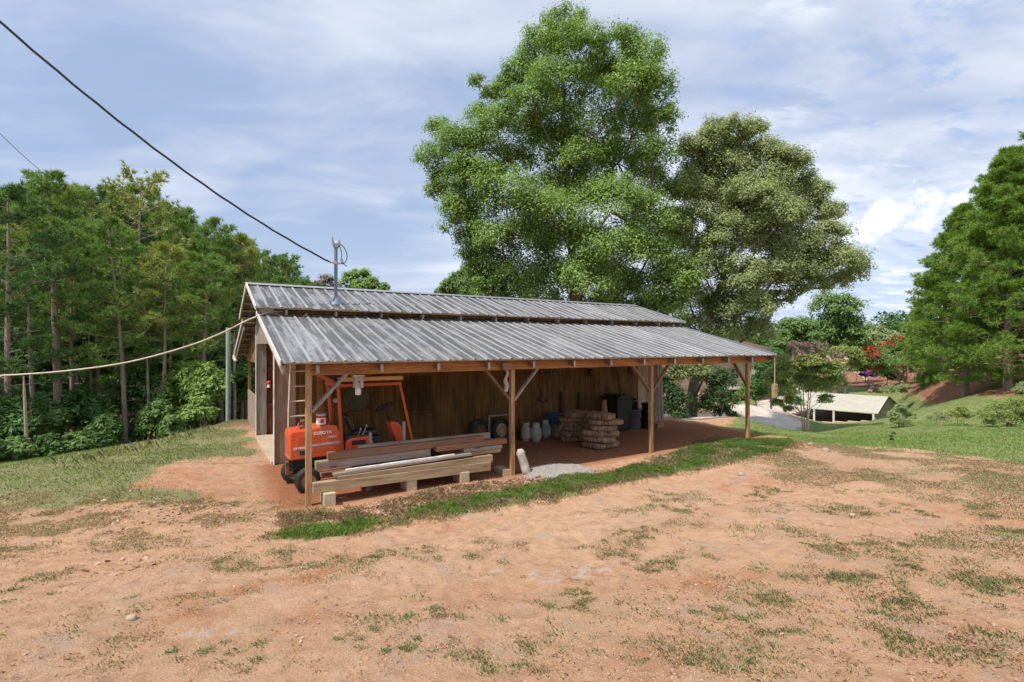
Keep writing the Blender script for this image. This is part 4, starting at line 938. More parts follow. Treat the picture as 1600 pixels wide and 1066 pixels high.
for k, (r, h, nm) in enumerate(((.22, .34, 'lowest black pot of the pile beside the trash can'), (.22, .32, 'middle black pot of the pile beside the trash can'), (.20, .26, 'topmost black pot of the pile beside the trash can'))):
    pot(s_ + .02 * k, d_ + .22, z, r, h, nm); z += h * .82
t = place('wood_block', 1032, 669, 'brown wood block lying at the end of the wall', 'block', .1, .3)
o = MB().box(-.22, .22, -.10, .10, 0, .17).build('piece', M['red_x'], t, bevel=.01)
t = MB().tube([(0, 0, .03), (-.16, .15, .36)], .020, 8).build('white_pipe', M['white'], None); v_ = gs(986, 672); t.location = B(v_[0], v_[1]); t.rotation_euler = (0, 0, BA); tag(t, 'short white pipe leaning between the log slices and trash can', 'pipe')
# wheels leaning on the wall and the wooden frame
def leanwheel(px, r, label, d=3.28, hub='rim'):
    s_ = inv(px, 690, d)[0]; t = bt('spare_wheel', s_, d, r, label, 'wheel', 'spare wheels leaning on the wall'); Mx = Matrix.Rotation(R(80), 4, 'X')
    MB().lathe([(r * .6, -.07), (r * .9, -.08), (r, -.04), (r, .04), (r * .9, .08), (r * .6, .07), (r * .6, -.07)], 32, Mx, False).build('tyre', M['rubber'], t)
    MB().lathe([(0, .03), (r * .3, .05), (r * .36, .0), (r * .6, .05), (r * .6, -.05), (0, -.05)], 24, Mx).build('rim', M[hub], t)
leanwheel(750, .32, 'spare wheel leaning on the wall, left of the wooden frame', hub='rust'); leanwheel(783, .31, 'spare wheel with a tan hub inside the wooden frame', 3.2)
s_ = inv(765, 600, 3.05)[0]
t = bt('wooden_frame', s_, 3.05, 0, 'open wooden frame standing around a spare wheel', 'frame')
MB().bar((0, 0, .02), (-.02, 0, .72), .05, .04, (0, 1, 0)).build('upright', M['grey_z'], t); MB().bar((.62, 0, .02), (.62, 0, .72), .05, .04, (0, 1, 0)).build('upright', M['grey_z'], t)
MB().bar((-.04, 0, .745), (.66, 0, .745), .05, .05).build('rail', M['grey_x'], t)
# wall hangings
s_, z_ = inv(558, 623, 3.42)
o = MB().lathe([(0, .0), (.26, .0), (.29, -.03), (.31, .02), (.30, .05), (.26, .03), (0, .04)], 40, Matrix.Rotation(R(90), 4, 'X')).build('pan_lid', M['disc'], None); o.location = B(s_, 3.44, z_); o.rotation_euler = (0, 0, BA)
tag(o, 'large round olive disc hanging on the wall behind the mower', 'disc')
s_, z_ = inv(524, 626, 3.44); o = MB().lathe([(.05, -.02), (.055, .02), (.03, .025), (0, .025)], 20, Matrix.Rotation(R(90), 4, 'X')).build('gauge', M['white'], None); o.location = B(s_, 3.44, z_); o.rotation_euler = (0, 0, BA); tag(o, 'small white round gauge on the wall behind the roll frame', 'gauge')
s0_, zt = inv(630, 590, 3.40); s1_, zb_ = inv(674, 645, 3.40)
mb = MB(); k = 0
for i in range(15): x = s0_ + (s1_ - s0_) * i / 14; mb.tube([(x, 3.42, zt), (x, 3.42, zb_ + .08)], .006, 5)
for i in range(13): z = zt + (zb_ + .08 - zt) * i / 12; mb.tube([(s0_, 3.43, z), (s1_, 3.43, z)], .006, 5)
mb.tube([(s0_, 3.36, zb_), (s1_, 3.36, zb_)], .012, 6)
o = mb.build('wire_rack', M['blackm'], None); o.location = (PX, PY, 0); o.rotation_euler = (0, 0, BA); tag(o, 'dark wire grid rack hanging on the plywood wall', 'rack')
def wall_item(name, mb, mat, label, cat):
    o = mb.build(name, M[mat], None); o.location = (PX, PY, 0); o.rotation_euler = (0, 0, BA); return tag(o, label, cat)
def W3(px, py, d=3.44): s_, z_ = inv(px, py, d); return (s_, d, z_)
wall_item('hook', MB().tube(lp([W3(845, 609), W3(847, 618), W3(842, 624), W3(847, 628), W3(854, 627), W3(855, 622)], 4), .018, 7), 'blackm', 'dark iron hook hanging on the wall above the tanks', 'hook')
wall_item('hand_saw', MB().bar(W3(878, 612), W3(878, 664), .03, .07, (1, 0, 0)), 'blackm', 'narrow dark iron bar upright on the wall beside the blue crate', 'bar')
wall_item('iron_bar', MB().bar(W3(906, 613), W3(905, 646), .03, .09, (1, 0, 0)), 'blackm', 'short dark iron bar upright on the wall behind the rear log slices', 'bar')
wall_item('wall_pole', MB().tube([W3(811, 586), W3(890, 582)], .022, 8), 'rust', 'long horizontal pole hung high on the wall under the beam', 'pole')
wall_item('shovel_handle', MB().tube([W3(963, 572), W3(971, 620, 3.3)], .024, 8), 'blackm', 'long dark tool handle leaning above the big bin', 'handle')
nt_ = wall_item('landing_net', MB().tube(lp([W3(922, 590, 3.4), W3(925, 603, 3.38), W3(930, 607, 3.38), W3(935, 603, 3.38), W3(939, 589, 3.4)], 5), .016, 7), 'rust', 'hanging net with a rounded hoop high on the wall', 'net')
MB().bar(W3(919, 588, 3.38), W3(941, 586, 3.38), .05, .03).build('rim_bar', M['rust'], nt_)
MB().tube([W3(922, 578, 3.36), W3(924, 588, 3.36)], [.10, .06], 10).build('hood_cloth', M['blackm'], nt_)
s_, z_ = inv(987, 580, 3.42)
wall_item('reel', MB().lathe([(.13, 0), (.13, .06), (.05, .06), (.05, .08), (0, .08)], 22, Matrix.Translation((s_, 3.45, z_)) @ Matrix.Rotation(R(90), 4, 'X')), 'rust', 'round brown reel fixed high on the wall by the third post', 'reel')
for px, lean, nm in ((1030, .10, 'grey board leaning at the right end of the wall'), (1034.5, .28, 'thin brown board leaning outermost at the right end of the wall')):
    s_ = inv(px, 660, 3.3)[0]; o = MB().bar((0, 0, .0), (.04, .12, 2.3 - lean), .03, .10, (1, 0, 0)).build('board', M['grey_z'], None); o.location = B(s_, 3.28); o.rotation_euler = (0, 0, BA); tag(o, nm, 'board')
# red feeder inside the aisle
s_, z_ = inv(420, 599, 7.38); t = bt('red_lantern', s_, 7.36, z_, 'small red and white feeder hanging on the red-brown inner wall', 'feeder')
MB().lathe([(.0, .08), (.06, .05), (.07, 0), (.05, -.02)], 14).build('cap', M['red'], t); MB().lathe([(.045, -.02), (.045, -.10), (.07, -.12), (0, -.13)], 14).build('jar', M['white'], t)
# sack leaning on second post and gravel pile
s_, d_ = gs(818, 742)
o = MB(); o.tube(lp([(.09, -.02, .03), (.05, 0, .20), (-.01, .02, .38), (-.04, .03, .50)], 4), [.085, .09, .092, .09, .086, .084, .084, .085, .085, .084, .08, .07, .05], 14)
o.v = [(x + .008 * math.sin(z_ * 31 + y * 60), y + .010 * math.sin(z_ * 47 + x * 50), z_ + .006 * math.sin(x * 90)) for x, y, z_ in o.v]; o = o.build('paper_sack', M['paper'], None); o.location = B(s_, d_ + .05); o.rotation_euler = (0, 0, BA); tag(o, 'crumpled white sack leaning against the foot of the second post', 'sack')
def stones(name, P, size, mat, flat=.6):
    n = len(P); base = np.array([(1, 0, 0), (-1, 0, 0), (0, 1, 0), (0, -1, 0), (0, 0, 1), (0, 0, -1)], float)
    tri = np.array([(0, 2, 4), (2, 1, 4), (1, 3, 4), (3, 0, 4), (2, 0, 5), (1, 2, 5), (3, 1, 5), (0, 3, 5)])
    sc = size * (.5 + rng.random((n, 1, 1))) * (.7 + .6 * rng.random((n, 6, 1))); ang = rng.random(n) * 6.28
    b = base[None] * sc; b[:, :, 2] *= flat
    c, s = np.cos(ang)[:, None], np.sin(ang)[:, None]; x = b[:, :, 0] * c - b[:, :, 1] * s; y = b[:, :, 0] * s + b[:, :, 1] * c
    b = np.stack([x, y, b[:, :, 2]], 2) + P[:, None, :]
    return link(name, np_mesh(name, b[:, tri].reshape(-1, 3, 3), 3), mat)
def inpoly(poly, n, margin=0.0, dens=None):
    lo = poly.min(0) - margin; hi = poly.max(0) + margin; out_ = np.zeros((0, 2))
    while len(out_) < n:
        p = lo + rng.random((n * 2, 2)) * (hi - lo); sdv = sdist(poly, p[:, 0], p[:, 1])
        keep = sdv > -margin * rng.random(len(p)) if margin else sdv > 0
        if dens is not None: keep &= rng.random(len(p)) < dens(p[:, 0], p[:, 1], sdv)
        out_ = np.vstack([out_, p[keep]])
        if dens is not None and keep.sum() < 3: break
    return out_[:n]
p = inpoly(Zn['gravel'], 9000, .12)
tag(stones('gravel', np.column_stack([p, surf(p[:, 0], p[:, 1]) + .004]), .013, plain('pale_gravel', (.36, .325, .30), .9, var=.5, scale=30)), kind='stuff')
# ------------------------------------------------------------------ trees and plants
SV = np.array(SUNV)
def broadleaf(name, label, cat, base, lobes, leaf, barkm, nleaf, lsize, tr, group=None, dens=1.0, asp=.45, flat=.75, blossom=None, trunk_h=None, limbs=True, stems=1, clr=(.34, .62), kind=None):
    bx, by, bz = base; root = tag(empty(name, (bx, by, bz)), label, cat, group, kind)
    LB = np.array([(x - bx, y - by, z - bz, r) for x, y, z, r in lobes])
    top = LB[:, 2].max(); low = (LB[:, 2] - LB[:, 3]).min()
    mb = MB(); cxm = np.average(LB[:, 0], weights=LB[:, 3]); cym = np.average(LB[:, 1], weights=LB[:, 3])
    par = {}
    if len(LB) > 25:                                  # big crowns: outer lobes branch off inner ones
        ax = np.hypot(LB[:, 0] - cxm * .5, LB[:, 1] - cym * .5); order = np.argsort(ax)
        for a_, k in enumerate(order):
            if a_ < 6 or ax[k] < 1.6: continue
            c_ = order[:a_]; dd_ = np.linalg.norm(LB[c_, :3] - LB[k, :3], axis=1) + .8 * np.maximum(0, LB[c_, 2] - LB[k, 2] + .5); j = c_[np.argmin(dd_)]
            if dd_.min() < ax[k] * .9: par[k] = j
        cnt = {k: 1 for k in range(len(LB))}
        for k in order[::-1]:
            if k in par: cnt[par[k]] += cnt[k]
        for k, j in par.items():
            c0_ = Vector(LB[j, :3]); c1_ = Vector(LB[k, :3]); rr0 = tr * .13 * math.sqrt(cnt[k]); md_ = c0_.lerp(c1_, .5) + Vector((random.uniform(-.2, .2), random.uniform(-.2, .2), -.12 * (c1_ - c0_).length))
            mb.tube(lp([c0_, md_, c1_], 3), [rr0 * (1 - .5 * q_ / 6) for q_ in range(7)], 6, False)
            for q_ in range(6):
                dv = Vector(rng.normal(size=3)).normalized(); e = c1_ + dv * LB[k, 3] * .85; mb.tube([c1_ + dv * .1, c1_ + dv * LB[k, 3] * .45 + Vector((0, 0, .05)), e], [rr0 * .4, rr0 * .22, rr0 * .08], 4, False)
    for sgi in range(stems):
        ang = sgi * 2.4 + .5; off = Vector((math.cos(ang), math.sin(ang), 0)) * (tr * 1.6 if stems > 1 else 0)
        n = 9; sp = []
        for i in range(n):
            t = i / (n - 1); q = t * t * (3 - 2 * t)
            spread = off * (1 + 5 * t) if stems > 1 else Vector((0, 0, 0))
            sp.append(Vector((cxm * q + math.sin(i * 1.7 + sgi) * tr * .35 * t, cym * q + math.cos(i * 1.3) * tr * .3 * t, -.25 + (top * .92 + .25) * t)) + spread)
        rs = [tr * ((1.35 if i == 0 else 1) * (1 - .88 * i / (n - 1))) for i in range(n)]
        mb.tube(sp, rs, 12)
        if limbs:
            for k, (x, y, z, r) in enumerate(LB):
                if stems > 1 and k % stems != sgi: continue
                if k in par: continue
                c = Vector((x, y, z)); hd = math.hypot(x - cxm * .5, y - cym * .5); zs = max(low * .55 + .1, z - .75 * hd - r * .4)
                t = min(max((zs + .25) / (top * .92 + .25), .06), .95) * (n - 1); i = int(min(t, n - 2)); a = sp[i].lerp(sp[i + 1], t - i); ra = rs[i] * (.42 if len(LB) > 25 else .55)
                m1 = a.lerp(c, .45) + Vector((0, 0, -.06 * hd)) + Vector((random.uniform(-1, 1), random.uniform(-1, 1), random.uniform(-.3, .3))) * r * .18
                mb.tube(lp([a, m1, c], 3), [ra * (1 - .75 * j / 6) for j in range(7)], 6, False)
                for j in range(7):
                    dv = Vector(rng.normal(size=3)).normalized(); dv.z = abs(dv.z) * .8 + .05; e = c + dv * r * .85
                    mb.tube([m1.lerp(c, random.uniform(.4, 1)), c + dv * r * .4 + Vector((0, 0, .05 * r)), e], [ra * .24, ra * .13, ra * .04], 4, False)
    mb.build('trunk', M[barkm], root)
    vol = LB[:, 3] ** 2; share = vol / vol.sum(); Ps = []; Ns = []; bl = []
    for (x, y, z, r), sh in zip(LB, share):
        nl = int(nleaf * sh); crad = (.22 + .07 * rng.random()) * r if r > .8 else .32 * r
        nc = max(10, int(40 * dens)); dv = unit(rng.normal(size=(nc, 3))); dv[:, 2] = np.where(dv[:, 2] < -.35, -dv[:, 2], dv[:, 2])
        cc = np.array([x, y, z]) + dv * (r * (.42 + .66 * rng.random((nc, 1)) ** .6)) * np.array([1, 1, .88])
        w = rng.random(nc) ** .6 + .3; idx = rng.choice(nc, nl, p=w / w.sum()); q = np.clip(rng.normal(size=(nl, 3)), -1.7, 1.7) * crad * (.55 + .5 * rng.random((nc, 1)))[idx] * np.array([1, 1, flat])
        P = cc[idx] + q; o = unit(P - np.array([x, y, z - .3 * r])); Ps.append(P); Ns.append(unit(rng.normal(size=(nl, 3)) * .32 + unit(q) * .48 + o * .35 + np.array([0, 0, .25]) + SV * .35))
        if blossom is not None: bl.append((cc[dv[:, 2] > .15], crad))
    P = np.vstack(Ps); Nn = np.vstack(Ns); g = link('crown', np_mesh('crown', leaf_quads(P, Nn, lsize, asp), 4), M[leaf] if isinstance(leaf, str) else leaf, root)
    if blossom:
        bm_, cnt, bs_, sel = blossom; cs = np.vstack([b for b, _ in bl]); cs = cs[sel(cs[:, 0] + bx, cs[:, 1] + by, cs[:, 2] + bz)]
        if len(cs):
            idx = rng.integers(0, len(cs), cnt); P = cs[idx] + rng.normal(size=(cnt, 3)) * np.array([.22, .22, .16]) * (np.mean(LB[:, 3]) * .55) + unit(cs[idx] - LB[:, :3].mean(0)) * .25
            link('blossom', np_mesh('blossom', leaf_quads(P, unit(rng.normal(size=(cnt, 3))), bs_, .8), 4), M[bm_], root)
    return root
def plobes(Y, items, dep=.5):
    """lobes given as photo column, row, radius and a depth offset in metres"""
    o = []
    for it in items:
        px, py, r = it[:3]; dy = it[3] if len(it) > 3 else random.uniform(-1, 1) * dep * r / F * Y * 1.6
        v = at(px, py, Y + dy); o.append((v.x, v.y, v.z, r / F * Y))
    return o
def ground_at(px, Y): x = (px - 800) / F * Y; return (x, Y, SZ(x, Y))
def ctree(name, label, cat, px, Y, lobes, leaf='leaf_c', barkm='bark', nleaf=12000, ls=.2, tr=.2, dep=.5, **kw):
    return broadleaf(name, label, cat, ground_at(px, Y), plobes(Y, lobes, dep), leaf, barkm, nleaf, ls, tr, **kw)
# the two big trees behind the barn
t1 = [(880, 48, 34), (848, 78, 34), (905, 80, 38), (818, 112, 32), (962, 84, 36), (1002, 96, 34), (1020, 140, 30), (985, 140, 38), (935, 135, 40), (872, 130, 40), (792, 150, 30), (835, 165, 34), (766, 150, 14),
      (745, 128, 12), (1028, 185, 28), (990, 200, 36), (775, 195, 30), (748, 180, 18), (750, 225, 32), (712, 232, 30), (686, 205, 20), (678, 250, 26), (700, 285, 30), (682, 300, 18), (735, 280, 36), (800, 255, 34), (860, 235, 44), (920, 215, 44), (965, 255, 44),
      (1020, 245, 34), (1005, 290, 38), (740, 330, 36), (712, 325, 22), (790, 315, 42), (850, 310, 46), (910, 300, 46), (955, 330, 46), (1010, 345, 40), (738, 372, 26), (785, 375, 42), (840, 380, 46), (900, 385, 50), (960, 395, 46), (1015, 400, 40),
      (745, 415, 22), (790, 430, 40), (850, 440, 44), (910, 450, 46), (970, 455, 44), (1030, 450, 38), (1045, 395, 28), (1050, 300, 20), (770, 455, 30), (820, 470, 34), (880, 490, 40), (940, 495, 40), (1000, 495, 40)]
t1 = [(a[0], a[1], a[2] * 1.08) + a[3:] for a in t1] + [(880, 180, 40), (900, 260, 44), (870, 345, 46), (930, 430, 46), (830, 210, 36), (760, 280, 34), (720, 350, 30), (748, 400, 32), (760, 440, 34), (770, 490, 36), (1050, 350, 30), (1056, 430, 34), (1040, 490, 36), (990, 170, 34)]
ctree('oak_tree', 'tallest tree, a broad bright green oak rising behind the middle of the barn roof', 'tree', 905, 26.5, t1, 'leaf_a', 'bark', 330000, .140, .34, dep=.9, dens=1.1)
t2 = [(1120, 215, 30), (1150, 208, 26), (1178, 212, 24), (1085, 235, 28), (1100, 265, 34), (1145, 255, 38), (1190, 250, 34), (1225, 252, 26), (1245, 265, 24), (1205, 295, 38), (1250, 300, 30), (1282, 300, 18), (1075, 300, 32), (1120, 310, 40), (1165, 320, 40),
      (1265, 335, 34), (1300, 335, 20), (1220, 345, 38), (1290, 375, 30), (1240, 390, 36), (1190, 385, 38), (1085, 350, 34), (1135, 370, 36), (1315, 410, 30), (1345, 415, 16), (1270, 420, 32), (1215, 430, 36), (1100, 420, 34), (1155, 435, 36), (1310, 440, 20), (1335, 432, 18), (1262, 450, 26),
      (1075, 465, 32), (1120, 480, 34), (1170, 480, 34), (1215, 470, 24), (1080, 515, 30), (1130, 520, 32), (1180, 520, 28), (1062, 585, 20, -2.5), (1082, 578, 18, -2.8), (1045, 590, 14, -2.5), (1100, 590, 14, -2.4)]
t2 += [(1130, 275, 38), (1160, 345, 42), (1110, 390, 36), (1205, 345, 42), (1235, 420, 36), (1150, 480, 36), (1095, 300, 36), (1060, 430, 30), (1060, 370, 28), (1180, 440, 36), (1110, 225, 26)]
ctree('oak_tree', 'olive green oak with a grey trunk behind the right end of the barn', 'tree', 1078, 28, t2, 'leaf_b', 'bark', 260000, .135, .30, dep=.9, dens=1.1)
# trees in the gap on the right, nearer first
ctree('crape_myrtle', 'small spreading tree with pink blossom on its far side, standing beside the white-roofed shelter', 'tree', 1258, 29,
      [(1212, 592, 17), (1235, 575, 22), (1262, 570, 24), (1290, 578, 22), (1305, 598, 15), (1225, 612, 18), (1255, 602, 24), (1282, 606, 18), (1248, 553, 15), (1275, 555, 16), (1300, 566, 14), (1215, 632, 9), (1290, 625, 10), (1240, 628, 12), (1232, 640, 7)], 'leaf_y', 'palebark', 44000, .12, .045,
      stems=4, flat=.5, blossom=('fl_pink', 2200, .10, lambda x, y, z: (x > 15.4) & (z > .9)))
ctree('crape_myrtle', 'red flowering tree in the mulch bed beyond the lawn', 'tree', 1412, 52,
      [(1372, 562, 15), (1392, 552, 17), (1415, 550, 17), (1432, 562, 14), (1378, 578, 13), (1402, 572, 16), (1425, 578, 13), (1408, 538, 12), (1362, 552, 9)], 'leaf_c', 'palebark', 12000, .18, .10, stems=3,
      blossom=('fl_red', 1500, .18, lambda x, y, z: (vn(x, z, .8) > .45) & (x < 41.5)))
ctree('shrub', 'bright green rounded shrub at the edge of the mulch in front of the pines', 'shrub', 1462, 45, [(1447, 594, 13), (1464, 588, 14), (1480, 595, 13), (1455, 602, 12), (1472, 602, 12)], 'leaf_a', 'bark', 8000, .22, .05)
ctree('shrub', 'dark twiggy shrub between the oak trunk and the last barn post', 'shrub', 1122, 26, [(1112, 590, 20), (1130, 600, 20), (1118, 622, 20), (1138, 628, 14), (1100, 636, 16), (1128, 642, 14), (1146, 650, 8)], 'leaf_k', 'bark', 8000, .13, .05, stems=3)
ctree('shrub', 'dark shrub at the left of the oak trunk beyond the wall end', 'shrub', 1050, 25, [(1042, 612, 18), (1060, 625, 17), (1045, 638, 18), (1062, 648, 13), (1036, 592, 12)], 'leaf_k', 'bark', 8000, .13, .05, stems=3)
ctree('bush', 'leafy green bush on the slope below the house', 'shrub', 1182, 44, [(1175, 605, 13), (1192, 602, 14), (1165, 612, 10), (1155, 622, 9), (1182, 618, 10), (1198, 615, 10)], 'leaf_c', 'bark', 6000, .2, .05)
ctree('tree', 'dark green tree behind the hanging chime at the barn corner', 'tree', 1205, 42, [(1198, 575, 18), (1212, 590, 18), (1190, 595, 14), (1205, 560, 16)], 'leaf_d', 'bark', 7000, .2, .09)
ctree('tree', 'dark dense tree filling the gap under the olive oak', 'tree', 1305, 54, [(1290, 478, 22), (1318, 482, 24), (1300, 505, 26), (1330, 512, 24), (1285, 525, 22), (1315, 535, 26), (1338, 540, 18), (1300, 558, 22), (1325, 560, 20)], 'leaf_c', 'bark', 16000, .30, .25)
ctree('tree', 'grey-green round tree left of the dark one in the gap', 'tree', 1240, 50, [(1235, 515, 16), (1255, 512, 18), (1225, 532, 16), (1250, 535, 20), (1268, 530, 14), (1240, 552, 18), (1222, 545, 12)], 'leaf_c', 'bark', 12000, .26, .2)
ctree('tree', 'pale olive domed tree on the skyline behind the red blossom', 'tree', 1375, 78, [(1352, 530, 14), (1372, 526, 16), (1392, 532, 14), (1362, 545, 16), (1385, 548, 16), (1405, 545, 12)], 'leaf_g', 'bark', 10000, .38, .25)
ctree('tree', 'yellow-green tree below the dark tree in the gap', 'tree', 1322, 50, [(1312, 552, 14), (1330, 556, 14), (1318, 568, 15), (1336, 570, 10), (1298, 566, 12)], 'leaf_y', 'bark', 8000, .24, .12)
ctree('crape_myrtle', 'low pink flowering bush at the left end of the flower bed', 'shrub', 1338, 60, [(1328, 577, 7), (1340, 576, 8), (1350, 578, 7)], 'leaf_c', 'bark', 2500, .22, .04, blossom=('fl_pink', 700, .22, lambda x, y, z: x > -99))
ctree('shrub', 'bright lime green shrub behind the purple flowers', 'shrub', 1352, 60, [(1340, 562, 10), (1356, 558, 12), (1366, 566, 10), (1350, 570, 10)], 'leaf_y', 'bark', 5000, .26, .05)
ctree('shrub', 'dark rounded shrub at the foot of the red flowering tree', 'shrub', 1385, 56, [(1376, 580, 10), (1390, 584, 11), (1402, 590, 9)], 'leaf_d', 'bark', 5000, .24, .05)
ctree('flower_bed', 'low purple flower bed by the curving stone edge', 'flowers', 1360, 58, [(1350, 587, 4), (1358, 586, 4.5), (1366, 587, 4), (1372, 585, 3.5)], 'leaf_p', 'bark', 2500, .2, .03, limbs=False, blossom=('fl_purple', 500, .2, lambda x, y, z: x > -99))
ctree('shrub', 'small grey-green shrub in the mulch, left of the pair near the shelter roof', 'shrub', 1388, 44, [(1383, 609, 6), (1392, 608, 6.5), (1388, 612, 6)], 'leaf_g', 'bark', 2500, .13, .03)
ctree('shrub', 'small grey-green shrub in the mulch, right of the pair near the shelter roof', 'shrub', 1411, 44, [(1406, 607, 6), (1415, 606, 6.5), (1411, 611, 6)], 'leaf_g', 'bark', 2500, .13, .03)
ctree('shrub', 'sparse pinkish green bush at the lawn edge beside the shelter gable', 'shrub', 1407, 24.5, [(1396, 650, 8), (1408, 644, 10), (1420, 650, 9), (1402, 660, 8), (1414, 661, 8), (1408, 636, 6)], 'leaf_g', 'palebark', 4500, .075, .022, stems=4, flat=.5)
ctree('shrub', 'thin bare-twigged bush on the lawn, second from the shelter', 'shrub', 1466, 24, [(1456, 655, 7), (1468, 650, 9), (1478, 656, 7)], 'leaf_g', 'palebark', 1300, .07, .02, stems=4)
ctree('shrub', 'pale green open bush on the lawn left of the large azalea', 'shrub', 1500, 24, [(1490, 648, 8), (1503, 643, 9), (1512, 650, 7)], 'leaf_y', 'palebark', 2600, .075, .02, stems=3)
ctree('shrub', 'wide olive green azalea at the right edge of the lawn', 'shrub', 1575, 22, [(1540, 650, 12), (1560, 640, 15), (1585, 636, 17), (1612, 638, 20), (1570, 655, 14), (1600, 655, 15), (1640, 645, 22), (1548, 660, 8)], 'leaf_y', 'bark', 16000, .07, .03, stems=5)
ctree('shrub', 'grey shrub at the right edge above the azalea', 'shrub', 1600, 30, [(1592, 612, 8), (1606, 606, 11), (1600, 620, 8)], 'leaf_g', 'bark', 3000, .09, .02)
ctree('plant', 'tiny dark sapling in the middle of the bright lawn', 'plant', 1394, 15.5, [(1392, 682, 3), (1396, 678, 3), (1394, 687, 3)], 'leaf_d', 'bark', 160, .06, .006)
# left skyline trees seen over the roof
ctree('tree', 'small rounded bright green tree just right of the roof mast', 'tree', 562, 62, [(548, 440, 14), (564, 434, 15), (580, 446, 13), (566, 452, 16), (598, 452, 10), (545, 458, 12), (590, 462, 14)], 'leaf_a', 'bark', 9000, .32, .2)
ctree('tree', 'dry grey-brown tree left of the roof mast', 'tree', 512, 60, [(498, 448, 11), (510, 440, 12), (522, 450, 10), (505, 458, 13), (525, 462, 12)], 'bare', 'bark', 4200, .26, .15)
ctree('tree', 'light green tree showing over the roof at the left foot of the tallest oak', 'tree', 712, 44, [(700, 448, 13), (716, 440, 15), (732, 432, 15), (728, 455, 18), (705, 462, 14), (690, 458, 10), (745, 455, 18)], 'leaf_c', 'bark', 11000, .22, .2)
# pines
def pine(label, H_, base_frac, nb, tufts, Lm, tr, nee, nlen=.26, nn=13, seed=1, group=None, cat='pine tree', spread=1.0, nw=.024, shape='round'):
    rg = np.random.default_rng(seed); root = tag(empty('pine_tree'), label, cat, group); mb = MB()
    bend = rg.normal(size=2) * .25; sp = [Vector((bend[0] * (t ** 2) + .05 * math.sin(t * 9), bend[1] * t ** 2, t * H_ - .3 * (t == 0))) for t in np.linspace(0, 1, 11)]
    mb.tube(sp, [tr * (1.25 if i == 0 else 1) * (1 - .85 * i / 10) for i in range(11)], 10); T = []; D = []
    for k in range(nb):
        t = base_frac + (1 - base_frac) * ((k + .5) / nb) ** .9; u = (t - base_frac) / (1 - base_frac)
        if shape == 'round': Lk = Lm * (math.sin(math.pi * min(.97, .22 + .72 * u)) ** .8) * (.7 + .5 * rg.random())
        else: Lk = Lm * (1.02 - u ** 1.7) ** .8 * (.78 + .3 * rg.random())
        a = k * 2.399 + rg.normal() * .3; rise = .10 + .55 * u + rg.normal() * .08
        p0 = sp[0].lerp(sp[10], t); p0 = Vector((bend[0] * t * t, bend[1] * t * t, t * H_)); d = Vector((math.cos(a), math.sin(a), rise)).normalized()
        p1 = p0 + d * Lk * .5 + Vector((0, 0, -.04 * Lk)); p2 = p0 + d * Lk + Vector((0, 0, .06 * Lk)); mb.tube([p0, p1, p2], [tr * .22 * (1 - .6 * u), tr * .13, tr * .04], 5, False)
        nsub = max(3, int(Lk * 3.6)); per = max(2, int(tufts / nsub))
        for j in range(nsub):
            f = .38 + .62 * (j + .5) / nsub; c = p1.lerp(p2, (f - .5) * 2) if f > .5 else p0.lerp(p1, f * 2)
            sd = Vector((-d.y, d.x, 0)) * (rg.choice([-1, 1]) * Lk * .30 * (1.15 - f) * rg.random() * spread * 2.0); e = c + sd + Vector((0, 0, .10 * Lk * rg.random()))
            mb.tube([c, e], [tr * .05, tr * .02], 4, False); q = rg.normal(size=(per, 3)) * np.array([.15, .15, .09]) * spread; T.append(np.array(e) + q); dd = unit(q + np.array([d.x, d.y, .7]) * .35 + rg.normal(size=(per, 3)) * .15); D.append(dd)
    for k in range(int(7 * base_frac * H_ / 5)):
        z = (.25 + .75 * rg.random()) * base_frac * H_; a = rg.random() * 6.28; l = .4 + rg.random() * 1.3; mb.tube([(0, 0, z), (math.cos(a) * l, math.sin(a) * l, z + l * (.3 * rg.random() - .1))], [tr * .12, tr * .03], 4, False)
    mb.build('trunk', M['pinebark'], root)
    T = np.vstack(T); D = np.vstack(D); n = len(T); T = np.repeat(T, nn, 0); D = np.repeat(D, nn, 0); dr = unit(D * .9 + rg.normal(size=T.shape) * .62); b = unit(np.cross(dr, rg.normal(size=T.shape)))
    ln = nlen * (.7 + .5 * rg.random((len(T), 1))); V = np.stack([T - b * nw, T + b * nw, T + dr * ln], 1)
    link('crown', np_mesh('crown', V, 3), M[nee], root); return root
pv = [pine('x', 16, .46, 30, 46, 2.3, .17, 'needle', seed=3, nlen=.30, nw=.022), pine('x', 16, .38, 32, 50, 2.5, .19, 'needle', seed=5, nlen=.30, nw=.022), pine('x', 16, .60, 22, 46, 2.1, .15, 'needle_y', seed=8, nlen=.30, nw=.022),
      pine('x', 16, .28, 36, 60, 2.8, .18, 'needle_d', seed=9, nlen=.30, nw=.022), pine('x', 16, .45, 28, 34, 3.6, .20, 'needle_y', seed=12, nlen=.28, nw=.022)]
used = set()
def put_pine(v, px, ptop, Y, label, group=None, wid=1.0, proto=pv):
    x = (px - 800) / F * Y; z0 = SZ(x, Y); ht = CAMZ + (HOR - ptop) / F * Y - z0; s = ht / 16.0
    if v in used and proto is pv: o = copy_tree(pv[v])
    else: o = proto[v]; used.add(v)
    o.location = (x, Y, z0 - .1); o.rotation_euler = (0, 0, random.uniform(0, 6.28)); o.scale = (wid * max(.8, s), wid * max(.8, s), s)
    o['label'] = label; o['group'] = group or 'pines of the wood left of the barn'; return o
GP = 'tall pine of the dense wood on the left, one of many alike'
put_pine(4, 212, 283, 29, 'tallest open-crowned pine with yellowish needles, in the middle of the left wood', wid=1.0)
put_pine(0, 96, 284, 27, 'tall pine with a thick bare lower trunk near the left edge', wid=1.05)
put_pine(3, 12, 300, 21, 'dark full pine at the left edge of the photograph, nearest of the wood', wid=1.15)
